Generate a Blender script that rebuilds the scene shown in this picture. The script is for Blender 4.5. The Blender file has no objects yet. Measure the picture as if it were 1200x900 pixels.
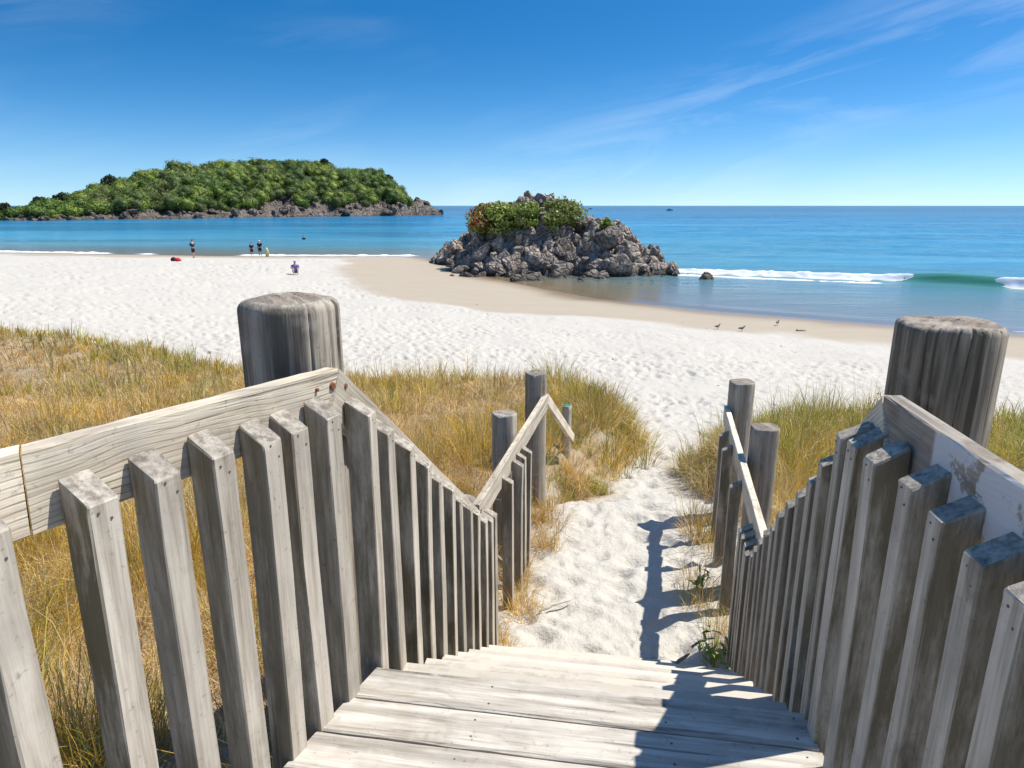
import bpy, bmesh, math, random
import numpy as np
from mathutils import Vector, Matrix

random.seed(7)
rng = np.random.default_rng(11)
RAD = math.radians
sc = bpy.context.scene
C = sc.collection

# ------------------------------------------------------------------ camera
FPX, HZ = 780.0, 209.0                      # focal length in pixels of a 1200 px wide frame
PITCH = math.atan(HZ / FPX)
EYE = Vector((0, 0, 1.5))                   # z = 0 is the top of the wooden landing
cam = bpy.data.cameras.new('camera')
cam.sensor_width = 36.0
cam.lens = 36.0 * FPX / 1200.0
cam.clip_start = 0.05
cam.clip_end = 120000
cam_o = bpy.data.objects.new('camera', cam)
C.objects.link(cam_o)
cam_o.location = EYE
cam_o.rotation_euler = (math.pi / 2 - PITCH, 0, 0)
sc.camera = cam_o

# ------------------------------------------------------------------ light
SUN_AZ, SUN_EL = RAD(78), RAD(58.5)           # azimuth measured to the right of the view direction
sun = bpy.data.lights.new('sun', 'SUN')
sun.energy = 5.0
sun.angle = RAD(0.53)
sun.color = (1.0, 0.94, 0.845)
sun_o = bpy.data.objects.new('sun', sun)
C.objects.link(sun_o)
sdir = Vector((math.sin(SUN_AZ) * math.cos(SUN_EL), math.cos(SUN_AZ) * math.cos(SUN_EL), math.sin(SUN_EL)))
sun_o.rotation_euler = sdir.to_track_quat('Z', 'Y').to_euler()
sun_o.location = sdir * 60

sc.view_settings.view_transform = 'Standard'
sc.view_settings.look = 'None'
sc.view_settings.exposure = 0.4
sc.view_settings.gamma = 1.0


# ------------------------------------------------------------------ node helpers
def node(nt, typ, ins=None, **props):
    n = nt.nodes.new(typ)
    for k, v in props.items():
        setattr(n, k, v)
    for k, v in (ins or {}).items():
        s = n.inputs[k]
        if isinstance(v, bpy.types.NodeSocket):
            nt.links.new(v, s)
        else:
            s.default_value = v
    return n


def mth(nt, op, a, b=0.0, c=0.0, clamp=False):
    n = nt.nodes.new('ShaderNodeMath')
    n.operation = op
    n.use_clamp = clamp
    for i, v in enumerate((a, b, c)):
        if isinstance(v, bpy.types.NodeSocket):
            nt.links.new(v, n.inputs[i])
        else:
            n.inputs[i].default_value = v
    return n.outputs[0]


def mixc(nt, fac, a, b, blend='MIX'):
    n = nt.nodes.new('ShaderNodeMix')
    n.data_type = 'RGBA'
    n.blend_type = blend
    for i, v in ((0, fac), (6, a), (7, b)):
        if isinstance(v, bpy.types.NodeSocket):
            nt.links.new(v, n.inputs[i])
        else:
            n.inputs[i].default_value = v if i == 0 else (*v[:3], 1.0)
    return n.outputs[2]


def ramp(nt, fac, stops, interp='LINEAR'):
    n = nt.nodes.new('ShaderNodeValToRGB')
    n.color_ramp.interpolation = interp
    e = n.color_ramp.elements
    while len(e) < len(stops):
        e.new(0.5)
    for i, (p, c) in enumerate(stops):
        e[i].position = p
        e[i].color = (*c, 1.0) if not isinstance(c, (int, float)) else (c, c, c, 1.0)
    nt.links.new(fac, n.inputs[0])
    return n.outputs[0]


def noise_t(nt, vec, scale, detail=4, rough=0.55, dist=0.0):
    n = node(nt, 'ShaderNodeTexNoise', {'Scale': scale, 'Detail': detail, 'Roughness': rough, 'Distortion': dist})
    if vec is not None:
        nt.links.new(vec, n.inputs['Vector'])
    return n.outputs['Fac']


def material(name):
    m = bpy.data.materials.new(name)
    m.use_nodes = True
    nt = m.node_tree
    b = nt.nodes['Principled BSDF']
    return m, nt, b


def scaled(nt, vec, s):
    n = node(nt, 'ShaderNodeVectorMath', {0: vec, 1: s}, operation='MULTIPLY')
    return n.outputs[0]


# ------------------------------------------------------------------ sky
world = bpy.data.worlds.new('World')
sc.world = world
world.use_nodes = True
nt = world.node_tree
bg = nt.nodes['Background']
tc = node(nt, 'ShaderNodeTexCoord')
vec = tc.outputs['Generated']
sep = node(nt, 'ShaderNodeSeparateXYZ', {0: vec})
zp = mth(nt, 'MAXIMUM', sep.outputs[2], 0.0)
zc = mth(nt, 'ADD', mth(nt, 'MULTIPLY', zp, 0.9), mth(nt, 'MULTIPLY', mth(nt, 'MULTIPLY', zp, zp), 6.0))
vz = node(nt, 'ShaderNodeCombineXYZ', {0: sep.outputs[0], 1: sep.outputs[1], 2: mth(nt, 'ADD', zc, 0.075)})
vn = node(nt, 'ShaderNodeVectorMath', {0: vz.outputs[0]}, operation='NORMALIZE')
sky = node(nt, 'ShaderNodeTexSky', sky_type='NISHITA')
sky.sun_disc = False
sky.sun_elevation = SUN_EL
sky.sun_rotation = SUN_AZ
sky.altitude = 0
sky.air_density = 1.0
sky.dust_density = 0.3
sky.ozone_density = 2.0
nt.links.new(vn.outputs[0], sky.inputs['Vector'])
tnt = mixc(nt, 1.0, sky.outputs[0], (1.0, 0.975, 1.0), 'MULTIPLY')
hs = node(nt, 'ShaderNodeHueSaturation', {'Hue': 0.494, 'Saturation': 1.43, 'Value': 1.0, 'Color': tnt})
az = mth(nt, 'ARCTAN2', sep.outputs[0], sep.outputs[1])
el = mth(nt, 'ARCSINE', sep.outputs[2])
ct, st = math.cos(0.2), math.sin(0.2)
u = mth(nt, 'ADD', mth(nt, 'MULTIPLY', az, ct), mth(nt, 'MULTIPLY', el, st))
v = mth(nt, 'SUBTRACT', mth(nt, 'MULTIPLY', el, ct), mth(nt, 'MULTIPLY', az, st))
cv = node(nt, 'ShaderNodeCombineXYZ', {0: mth(nt, 'MULTIPLY', u, 3.2), 1: mth(nt, 'MULTIPLY', v, 17.0), 2: 16.3})
w1 = noise_t(nt, cv.outputs[0], 1.0, 7, 0.6, 0.9)
cv2 = node(nt, 'ShaderNodeCombineXYZ', {0: mth(nt, 'MULTIPLY', u, 1.6), 1: mth(nt, 'MULTIPLY', v, 4.5), 2: 10.52})
w2 = noise_t(nt, cv2.outputs[0], 1.0, 3, 0.5)
cl = mth(nt, 'MULTIPLY', ramp(nt, w1, [(0.42, 0.0), (0.80, 1.0)]), ramp(nt, w2, [(0.42, 0.0), (0.62, 1.0)]))
cl = mth(nt, 'MULTIPLY', cl, 0.30)
cloudcol = mixc(nt, 1.0, hs.outputs[0], (7.5, 7.9, 8.4), 'MIX')
col = mixc(nt, cl, hs.outputs[0], cloudcol)
nt.links.new(col, bg.inputs['Color'])
bg.inputs['Strength'].default_value = 0.12

# ------------------------------------------------------------------ numpy helpers


def _hash(ix, iy, seed):
    h = (ix.astype(np.int64) * 374761393 + iy.astype(np.int64) * 668265263 + seed * 982451653) & 0xFFFFFFFF
    h = ((h ^ (h >> 13)) * 1274126177) & 0xFFFFFFFF
    h = h ^ (h >> 16)
    return (h & 0xFFFFFF) / float(0xFFFFFF)


def vnoise(x, y, seed=0):
    ix, iy = np.floor(x), np.floor(y)
    fx, fy = x - ix, y - iy
    fx = fx * fx * fx * (fx * (fx * 6 - 15) + 10)
    fy = fy * fy * fy * (fy * (fy * 6 - 15) + 10)
    a, b = _hash(ix, iy, seed), _hash(ix + 1, iy, seed)
    c, d = _hash(ix, iy + 1, seed), _hash(ix + 1, iy + 1, seed)
    return (a * (1 - fx) + b * fx) * (1 - fy) + (c * (1 - fx) + d * fx) * fy


def fbm(x, y, seed=0, octv=4, gain=0.5):
    s, amp, tot = 0.0, 1.0, 0.0
    for k in range(octv):
        s = s + amp * vnoise(x * 2 ** k + 17.3 * k, y * 2 ** k - 9.1 * k, seed + k)
        tot += amp
        amp *= gain
    return s / tot


def worley(x, y, seed=0):
    ix, iy = np.floor(x), np.floor(y)
    best = np.full(x.shape, 9.0)
    val = np.zeros(x.shape)
    for dx in (-1, 0, 1):
        for dy in (-1, 0, 1):
            cx, cy = ix + dx, iy + dy
            px = cx + _hash(cx, cy, seed)
            py = cy + _hash(cx, cy, seed + 5)
            d = np.hypot(px - x, py - y)
            m = d < best
            best = np.where(m, d, best)
            val = np.where(m, _hash(cx, cy, seed + 9), val)
    return best, val


def sstep(a, b, x):
    t = np.clip((x - a) / (b - a), 0, 1)
    return t * t * (3 - 2 * t)


def poly_dist(x, y, pts, closed=True):
    """unsigned distance and inside flag"""
    n = len(pts)
    best = np.full(x.shape, 1e9)
    inside = np.zeros(x.shape, bool)
    for i in range(n if closed else n - 1):
        (x0, y0), (x1, y1) = pts[i], pts[(i + 1) % n]
        ex, ey = x1 - x0, y1 - y0
        t = np.clip(((x - x0) * ex + (y - y0) * ey) / (ex * ex + ey * ey), 0, 1)
        best = np.minimum(best, np.hypot(x - x0 - t * ex, y - y0 - t * ey))
        if y0 != y1:
            c = ((y0 > y) != (y1 > y)) & (x < (x1 - x0) * (y - y0) / (y1 - y0) + x0)
            inside ^= c
    return best, inside


def signed_poly(x, y, pts):
    d, i = poly_dist(x, y, pts)
    return np.where(i, d, -d)


def np_mesh(name, V, faces, attrs=None, smooth=True):
    """faces: list of int arrays (N,3) / (N,4); attrs: {name: (N,) float or (N,3) colour per vertex}"""
    me = bpy.data.meshes.new(name)
    V = np.asarray(V, np.float32)
    me.vertices.add(len(V))
    me.vertices.foreach_set('co', V.ravel())
    idx = np.concatenate([f.ravel() for f in faces]).astype(np.int32)
    sizes = np.concatenate([np.full(len(f), f.shape[1], np.int32) for f in faces])
    starts = np.concatenate([[0], np.cumsum(sizes)[:-1]]).astype(np.int32)
    me.loops.add(len(idx))
    me.loops.foreach_set('vertex_index', idx)
    me.polygons.add(len(sizes))
    me.polygons.foreach_set('loop_start', starts)
    me.polygons.foreach_set('loop_total', sizes)
    if smooth:
        me.polygons.foreach_set('use_smooth', np.ones(len(sizes), bool))
    me.update(calc_edges=True)
    for k, a in (attrs or {}).items():
        a = np.asarray(a, np.float32)
        if a.ndim == 1:
            at = me.attributes.new(k, 'FLOAT', 'POINT')
            at.data.foreach_set('value', a)
        else:
            at = me.attributes.new(k, 'FLOAT_COLOR', 'POINT')
            at.data.foreach_set('color', np.concatenate([a, np.ones((len(a), 1), np.float32)], 1).ravel())
    return me


def grid_faces(nr, nc, wrap=False):
    r = np.arange(nr - 1)[:, None]
    c = np.arange(nc if wrap else nc - 1)[None, :]
    c1 = (c + 1) % nc
    return np.stack([r * nc + c, r * nc + c1, (r + 1) * nc + c1, (r + 1) * nc + c], -1).reshape(-1, 4)


def obj(name, me, mat=None, parent=None, loc=(0, 0, 0), rotz=0.0):
    o = bpy.data.objects.new(name, me)
    C.objects.link(o)
    if mat is not None and me is not None and not me.materials:
        me.materials.append(mat)
    o.location = loc
    o.rotation_euler = (0, 0, rotz)
    o.parent = parent
    return o


def tag(o, label=None, cat=None, group=None, kind=None):
    for k, v in (('label', label), ('category', cat), ('group', group), ('kind', kind)):
        if v:
            o[k] = v
    return o


def thing(name, label, cat, loc=(0, 0, 0), rotz=0.0, group=None):
    o = bpy.data.objects.new(name, None)
    o.empty_display_size = 0.2
    C.objects.link(o)
    o.location = loc
    o.rotation_euler = (0, 0, rotz)
    return tag(o, label, cat, group)


def bm_mesh(name, bm, smooth=False):
    me = bpy.data.meshes.new(name)
    bm.to_mesh(me)
    bm.free()
    if smooth:
        me.polygons.foreach_set('use_smooth', np.ones(len(me.polygons), bool))
    return me


# ------------------------------------------------------------------ materials
def wood(name, axis, stops, algae=0.0, ring=0.0, side_algae_shade=0.0, bump=0.35, paint=None, sand_edge=None, crack=0.5, stain=0.35):
    """weathered timber; axis = index of the local axis that the grain follows"""
    m, nt, b = material(name)
    tc = node(nt, 'ShaderNodeTexCoord')
    oi = node(nt, 'ShaderNodeObjectInfo')
    rnd = oi.outputs['Random']
    off = node(nt, 'ShaderNodeCombineXYZ', {0: mth(nt, 'MULTIPLY', rnd, 31.7), 1: mth(nt, 'MULTIPLY', rnd, 17.1), 2: mth(nt, 'MULTIPLY', rnd, 53.9)})
    p = node(nt, 'ShaderNodeVectorMath', {0: tc.outputs['Object'], 1: off.outputs[0]}, operation='ADD').outputs[0]
    s1 = [26.0] * 3
    s1[axis] = 1.6
    s2 = [150.0] * 3
    s2[axis] = 5.0
    g1 = noise_t(nt, scaled(nt, p, s1), 1.0, 6, 0.62, 0.4)
    g2 = noise_t(nt, scaled(nt, p, s2), 1.0, 3, 0.6)
    bl = noise_t(nt, p, 4.5, 5, 0.6)
    fine = noise_t(nt, p, 60, 3, 0.6)
    col = ramp(nt, mth(nt, 'ADD', mth(nt, 'MULTIPLY', g1, 0.72), mth(nt, 'MULTIPLY', g2, 0.28)), stops)
    h = mth(nt, 'ADD', mth(nt, 'MULTIPLY', g1, 0.6), mth(nt, 'MULTIPLY', g2, 0.5))
    if ring:
        s3 = [9.0] * 3
        s3[axis] = 0.45
        wq = [2.0] * 3
        wq[axis] = 1.3
        wn = node(nt, 'ShaderNodeTexNoise', {'Scale': 1.0, 'Detail': 2.0, 'Vector': scaled(nt, p, wq)})
        wo = node(nt, 'ShaderNodeVectorMath', {0: wn.outputs['Color'], 1: (1.9, 1.9, 1.9)}, operation='MULTIPLY').outputs[0]
        wp = node(nt, 'ShaderNodeVectorMath', {0: scaled(nt, p, s3), 1: wo}, operation='ADD').outputs[0]
        wv = node(nt, 'ShaderNodeTexWave', {'Scale': 2.4, 'Distortion': 5.0, 'Detail': 2.0, 'Detail Scale': 0.6, 'Vector': wp},
                  wave_type='BANDS', bands_direction='Z' if axis != 2 else 'X')
        rr = ramp(nt, wv.outputs['Fac'], [(0.0, 0.0), (0.25, 1.0), (1.0, 1.0)])
        rr = mth(nt, 'MULTIPLY', mth(nt, 'SUBTRACT', 1.0, rr), ramp(nt, noise_t(nt, p, 5.0, 3, 0.6), [(0.35, 0.15), (0.62, 1.0)]))
        col = mixc(nt, mth(nt, 'MULTIPLY', rr, ring), col, (0.24, 0.17, 0.095))
        h = mth(nt, 'SUBTRACT', h, mth(nt, 'MULTIPLY', rr, 0.35))
    # narrow dark drying cracks along the grain
    s4 = [38.0] * 3
    s4[axis] = 0.9
    ck = noise_t(nt, scaled(nt, p, s4), 1.0, 2, 0.4, 0.2)
    ckm = ramp(nt, ck, [(0.27, 1.0), (0.335, 0.0)])
    col = mixc(nt, mth(nt, 'MULTIPLY', ckm, crack), col, (0.035, 0.03, 0.026))
    h = mth(nt, 'SUBTRACT', h, mth(nt, 'MULTIPLY', ckm, 0.8))
    # knots
    kv = [5.5] * 3
    kv[axis] = 2.1
    vk = node(nt, 'ShaderNodeTexVoronoi', {'Vector': scaled(nt, p, kv), 'Scale': 1.0, 'Randomness': 1.0})
    kd = vk.outputs['Distance']
    kn = ramp(nt, kd, [(0.05, 1.0), (0.10, 0.55), (0.12, 0.9), (0.17, 0.0)])
    col = mixc(nt, mth(nt, 'MULTIPLY', kn, 0.55), col, (0.09, 0.066, 0.045))
    # long stains that run with the grain
    s6 = [11.0] * 3
    s6[axis] = 0.7
    sn6 = noise_t(nt, scaled(nt, p, s6), 1.0, 4, 0.6, 0.3)
    col = mixc(nt, ramp(nt, sn6, [(0.50, 0.0), (0.66, stain)]), col, (0.075, 0.065, 0.052))
    # blotches of grey weathering and dirt
    col = mixc(nt, ramp(nt, bl, [(0.5, 0.0), (0.75, 0.5)]), col, (0.15, 0.135, 0.115))
    col = mixc(nt, ramp(nt, fine, [(0.62, 0.0), (0.75, 0.45)]), col, (0.06, 0.055, 0.05))
    # paler, bleached patches
    bl2 = noise_t(nt, p, 9.0, 4, 0.6)
    col = mixc(nt, ramp(nt, bl2, [(0.55, 0.0), (0.75, 0.4)]), col, (0.62, 0.58, 0.51))
    if algae or side_algae_shade:
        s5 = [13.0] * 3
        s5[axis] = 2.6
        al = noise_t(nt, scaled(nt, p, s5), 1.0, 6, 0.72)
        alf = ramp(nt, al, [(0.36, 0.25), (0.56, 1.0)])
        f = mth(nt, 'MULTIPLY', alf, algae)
        if side_algae_shade:  # side faces: algae growth, with their shading also put into the colour
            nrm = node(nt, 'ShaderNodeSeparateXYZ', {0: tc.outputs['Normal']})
            f = mth(nt, 'ADD', f, mth(nt, 'MULTIPLY', mth(nt, 'MULTIPLY', mth(nt, 'ABSOLUTE', nrm.outputs[0]), alf), mth(nt, 'ADD', side_algae_shade * 0.6, mth(nt, 'MULTIPLY', rnd, side_algae_shade * 0.5))), clamp=True)
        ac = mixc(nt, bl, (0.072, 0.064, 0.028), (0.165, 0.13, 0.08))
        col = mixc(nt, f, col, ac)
    nz_ = node(nt, 'ShaderNodeSeparateXYZ', {0: tc.outputs['Normal']})
    if axis == 2:
        eg = ramp(nt, nz_.outputs[2], [(0.6, 0.0), (0.85, 1.0)])
        ec = mixc(nt, ramp(nt, noise_t(nt, p, 38.0, 5, 0.7), [(0.38, 0.0), (0.62, 1.0)]), (0.12, 0.105, 0.088), (0.40, 0.365, 0.31))
        col = mixc(nt, mth(nt, 'MULTIPLY', eg, 0.85), col, ec)
    if paint:
        ps = node(nt, 'ShaderNodeSeparateXYZ', {0: tc.outputs['Object']})
        pn = noise_t(nt, p, 7.0, 6, 0.7)
        e0 = ramp(nt, mth(nt, 'MULTIPLY', mth(nt, 'SUBTRACT', ps.outputs[0], paint[0]), 12.0), [(0.0, 0.0), (0.15, 1.0)])
        pm = mth(nt, 'MULTIPLY', e0, ramp(nt, pn, [(0.41, 0.0), (0.445, 1.0)]))
        tn = node(nt, 'ShaderNodeSeparateXYZ', {0: tc.outputs['Normal']})
        pm = mth(nt, 'MULTIPLY', pm, ramp(nt, mth(nt, 'ABSOLUTE', tn.outputs[1]), [(0.6, 0.0), (0.8, 1.0)]))
        col = mixc(nt, pm, col, (0.62, 0.63, 0.65))
    if sand_edge:
        ps = node(nt, 'ShaderNodeSeparateXYZ', {0: tc.outputs['Object']})
        sn = noise_t(nt, scaled(nt, tc.outputs['Object'], (7, 7, 7)), 1.0, 6, 0.72)
        e0 = mth(nt, 'ADD', mth(nt, 'MULTIPLY', mth(nt, 'SUBTRACT', ps.outputs[1], sand_edge[0]), sand_edge[1]), sn)
        sm = ramp(nt, e0, [(0.55, 0.0), (0.68, 1.0)])
        col = mixc(nt, mth(nt, 'MULTIPLY', sm, 0.85), col, (0.53, 0.485, 0.41))
    br = mth(nt, 'ADD', mth(nt, 'MULTIPLY', rnd, 0.34), 0.83)
    col = node(nt, 'ShaderNodeVectorMath', {0: col, 'Scale': br}, operation='SCALE').outputs[0]
    nt.links.new(col, b.inputs['Base Color'])
    b.inputs['Roughness'].default_value = 0.85
    b.inputs['Specular IOR Level'].default_value = 0.25
    bp = node(nt, 'ShaderNodeBump', {'Strength': bump, 'Distance': 0.006, 'Height': h})
    nt.links.new(bp.outputs[0], b.inputs['Normal'])
    return m


GREY = [(0.30, (0.185, 0.155, 0.12)), (0.43, (0.405, 0.358, 0.29)), (0.56, (0.565, 0.512, 0.43)), (0.75, (0.65, 0.605, 0.525))]
CREAM = [(0.30, (0.36, 0.30, 0.22)), (0.43, (0.55, 0.48, 0.37)), (0.56, (0.67, 0.60, 0.48)), (0.75, (0.72, 0.67, 0.58))]
DARK = [(0.32, (0.07, 0.06, 0.047)), (0.43, (0.25, 0.215, 0.17)), (0.54, (0.42, 0.37, 0.30)), (0.75, (0.54, 0.49, 0.415))]
DECK = [(0.32, (0.21, 0.185, 0.155)), (0.43, (0.40, 0.365, 0.315)), (0.55, (0.545, 0.51, 0.45)), (0.75, (0.62, 0.59, 0.535))]
M = {}
M['picket'] = wood('weathered_picket_wood', 2, GREY, algae=0.05, side_algae_shade=0.85, stain=0.25)
M['rail'] = wood('bleached_rail_wood', 0, CREAM, ring=0.55, bump=0.45)
M['rail_paint'] = wood('rail_wood_with_paint', 0, [(0.28, (0.16, 0.14, 0.12)), (0.45, (0.34, 0.30, 0.25)), (0.62, (0.46, 0.42, 0.36)), (0.8, (0.55, 0.52, 0.46))], ring=0.3, paint=(0.27,))
M['post'] = wood('weathered_post_wood', 2, DARK, algae=0.10, bump=0.7, crack=0.9, stain=0.85)
M['post_green'] = wood('lichen_post_wood', 2, DARK, algae=0.36, bump=0.7, crack=0.9, stain=0.9)
M['post_top'] = wood('post_end_grain', 0, [(0.3, (0.08, 0.07, 0.06)), (0.5, (0.25, 0.21, 0.17)), (0.7, (0.44, 0.40, 0.35))], bump=0.6)
M['smallpost'] = wood('small_post_wood', 2, [(0.30, (0.13, 0.115, 0.09)), (0.43, (0.31, 0.275, 0.22)), (0.56, (0.46, 0.415, 0.345)), (0.78, (0.56, 0.515, 0.44))], algae=0.12)
M['deck'] = wood('bleached_deck_plank', 0, DECK, ring=0.25, bump=0.5, crack=0.55, stain=0.5)
M['deck_sand'] = wood('sand_dusted_deck_plank', 0, DECK, ring=0.2, bump=0.5, crack=0.5, stain=0.45, sand_edge=(0.055, 5.0))
M['tread'] = wood('sandy_tread_plank', 0, DECK, ring=0.1, sand_edge=(-0.02, 3.0))
M['drift'] = wood('driftwood', 0, DARK)


def simple(name, col, rough=0.7, metal=0.0, spec=0.3, var=0.0, scale=20.0):
    m, nt, b = material(name)
    b.inputs['Base Color'].default_value = (*col, 1)
    b.inputs['Roughness'].default_value = rough
    b.inputs['Metallic'].default_value = metal
    b.inputs['Specular IOR Level'].default_value = spec
    if var:
        tc = node(nt, 'ShaderNodeTexCoord')
        n = noise_t(nt, tc.outputs['Object'], scale, 4, 0.6)
        k = mth(nt, 'ADD', mth(nt, 'MULTIPLY', n, 2 * var), 1 - var)
        cn = node(nt, 'ShaderNodeVectorMath', {0: col, 'Scale': k}, operation='SCALE')
        nt.links.new(cn.outputs[0], b.inputs['Base Color'])
    return m


M['nail'] = simple('galvanised_nail', (0.13, 0.11, 0.095), 0.6, 0.3, var=0.4)
M['rust'] = simple('rusty_bolt', (0.20, 0.085, 0.04), 0.8, 0.1, var=0.5, scale=60)
M['cap_green'] = simple('green_plastic_cap', (0.02, 0.22, 0.14), 0.5, var=0.2)
M['skin'] = simple('skin', (0.42, 0.25, 0.17), 0.6, var=0.1)
M['navy'] = simple('navy_cloth', (0.022, 0.028, 0.085), 0.85, var=0.2)
M['black'] = simple('black_cloth', (0.012, 0.012, 0.018), 0.85, var=0.2)
M['plum'] = simple('plum_cloth', (0.05, 0.015, 0.04), 0.85, var=0.2)
M['white'] = simple('white_cloth', (0.72, 0.71, 0.68), 0.85, var=0.08)
M['lilac'] = simple('lilac_cloth', (0.16, 0.18, 0.50), 0.85, var=0.2)
M['blue'] = simple('blue_cloth', (0.03, 0.09, 0.24), 0.85, var=0.2)
M['paleblue'] = simple('pale_blue_cloth', (0.45, 0.58, 0.70), 0.85, var=0.1)
M['lime'] = simple('pale_yellow_plastic', (0.62, 0.66, 0.36), 0.5, var=0.1)
M['hair'] = simple('dark_hair', (0.02, 0.014, 0.01), 0.6, var=0.3)
M['red'] = simple('red_cloth', (0.50, 0.05, 0.07), 0.85, var=0.2)
M['gullbody'] = simple('grey_feathers', (0.13, 0.12, 0.12), 0.8, var=0.4, scale=15)
M['gullwhite'] = simple('white_feathers', (0.62, 0.62, 0.60), 0.8, var=0.1)
M['beak'] = simple('dark_beak', (0.10, 0.05, 0.03), 0.5)
M['hull'] = simple('boat_hull_paint', (0.04, 0.045, 0.06), 0.4, var=0.2)
M['cabin'] = simple('boat_cabin_paint', (0.20, 0.21, 0.22), 0.4, var=0.1)


def leafmat(name, trans=0.3, rough=0.55):
    m, nt, b = material(name)
    at = node(nt, 'ShaderNodeAttribute', attribute_name='col')
    nt.links.new(at.outputs['Color'], b.inputs['Base Color'])
    b.inputs['Roughness'].default_value = rough
    b.inputs['Specular IOR Level'].default_value = 0.25
    tr = node(nt, 'ShaderNodeBsdfTranslucent', {'Color': at.outputs['Color']})
    mx = node(nt, 'ShaderNodeMixShader', {0: trans, 1: b.outputs[0], 2: tr.outputs[0]})
    nt.links.new(mx.outputs[0], nt.nodes['Material Output'].inputs['Surface'])
    return m


M['grass'] = leafmat('dune_grass_blades', 0.38, 0.6)
M['leaf'] = leafmat('tree_leaves', 0.22, 0.5)


def rockmat(name, scale, wetz=None, tone=1.0):
    m, nt, b = material(name)
    tc = node(nt, 'ShaderNodeTexCoord')
    geo = node(nt, 'ShaderNodeNewGeometry')
    P = geo.outputs['Position']
    oi = node(nt, 'ShaderNodeObjectInfo')
    n1 = noise_t(nt, P, 0.9 * scale, 6, 0.65)
    n2 = noise_t(nt, P, 4.0 * scale, 6, 0.7)
    n3 = noise_t(nt, P, 14.0 * scale, 4, 0.7)
    col = ramp(nt, n1, [(0.30, (0.20, 0.18, 0.165)), (0.45, (0.39, 0.335, 0.285)), (0.57, (0.52, 0.43, 0.365)), (0.72, (0.60, 0.525, 0.455))])
    col = mixc(nt, ramp(nt, n2, [(0.46, 0.0), (0.60, 0.8)]), col, (0.09, 0.078, 0.07))
    col = mixc(nt, ramp(nt, n3, [(0.55, 0.0), (0.7, 0.5)]), col, (0.44, 0.42, 0.38))
    br = mth(nt, 'ADD', mth(nt, 'MULTIPLY', oi.outputs['Random'], 0.6 * tone), 0.7 * tone)
    col = node(nt, 'ShaderNodeVectorMath', {0: col, 'Scale': br}, operation='SCALE').outputs[0]
    if wetz is not None:
        sp = node(nt, 'ShaderNodeSeparateXYZ', {0: P})
        zz = mth(nt, 'ADD', sp.outputs[2], mth(nt, 'MULTIPLY', n2, 0.5 / scale))
        wet = ramp(nt, mth(nt, 'DIVIDE', mth(nt, 'SUBTRACT', zz, wetz[0]), wetz[1]), [(0.0, 1.0), (1.0, 0.0)])
        col = mixc(nt, mth(nt, 'MULTIPLY', wet, 0.8), col, (0.035, 0.032, 0.026))
    nt.links.new(col, b.inputs['Base Color'])
    b.inputs['Roughness'].default_value = 0.85
    b.inputs['Specular IOR Level'].default_value = 0.3
    vo = node(nt, 'ShaderNodeTexVoronoi', {'Vector': P, 'Scale': 1.6 * scale}, feature='DISTANCE_TO_EDGE')
    hh = mth(nt, 'ADD', mth(nt, 'MULTIPLY', n2, 0.7), mth(nt, 'MULTIPLY', mth(nt, 'MINIMUM', vo.outputs['Distance'], 0.15), 3.0))
    bp = node(nt, 'ShaderNodeBump', {'Strength': 1.0, 'Distance': 0.5 / scale, 'Height': hh})
    nt.links.new(bp.outputs[0], b.inputs['Normal'])
    return m


SEA = -3.5
M['rock'] = rockmat('islet_rock', 1.0, (SEA + 0.38, 0.55))
M['cliff'] = rockmat('island_cliff_rock', 0.22, (SEA + 0.4, 1.6), 0.46)

# ------------------------------------------------------------------ terrain: beach, dunes, path
SHORE = [(-260, 118), (-90, 80), (-56, 75), (-30, 69.5), (-9, 69), (-4, 58), (-2.4, 50), (1.2, 43.2), (4.75, 37.2), (10, 32.6),
         (16, 28.9), (20.5, 26.7), (30, 23), (60, 13), (260, -60)]
LAND = SHORE + [(260, -300), (-260, -300)]
DUNE_L = [(-60, 32), (-60, -12), (-1.9, -12), (-1.75, -0.4), (-1.35, 0.3), (-0.64, 1.95), (-0.42, 3.0), (-0.30, 3.8), (-0.02, 5.0), (0.28, 6.33),
          (0.50, 6.65), (0.68, 7.0), (1.10, 7.55), (1.75, 9.0), (2.25, 10.5), (2.35, 12.3), (1.85, 13.9), (0.82, 15.2), (-0.2, 15.8),
          (-1.66, 15.7), (-4.4, 16.5), (-7.26, 17.2), (-10.9, 19.6), (-14.2, 21.3), (-17.3, 22.2), (-30, 25)]
DUNE_R = [(1.05, -12), (1.03, 1.0), (1.12, 1.75), (1.52, 3.36), (1.80, 4.5), (2.10, 5.9), (2.25, 6.6), (2.20, 7.5), (2.32, 8.7), (2.75, 9.7),
          (3.8, 11.4), (4.98, 12.6), (6.2, 13.0), (7.1, 12.8), (8.3, 12.3), (9.8, 12.0), (30, 9), (60, 3), (60, -12)]


def shore_d(x, y):
    return signed_poly(x, y, LAND)


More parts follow.
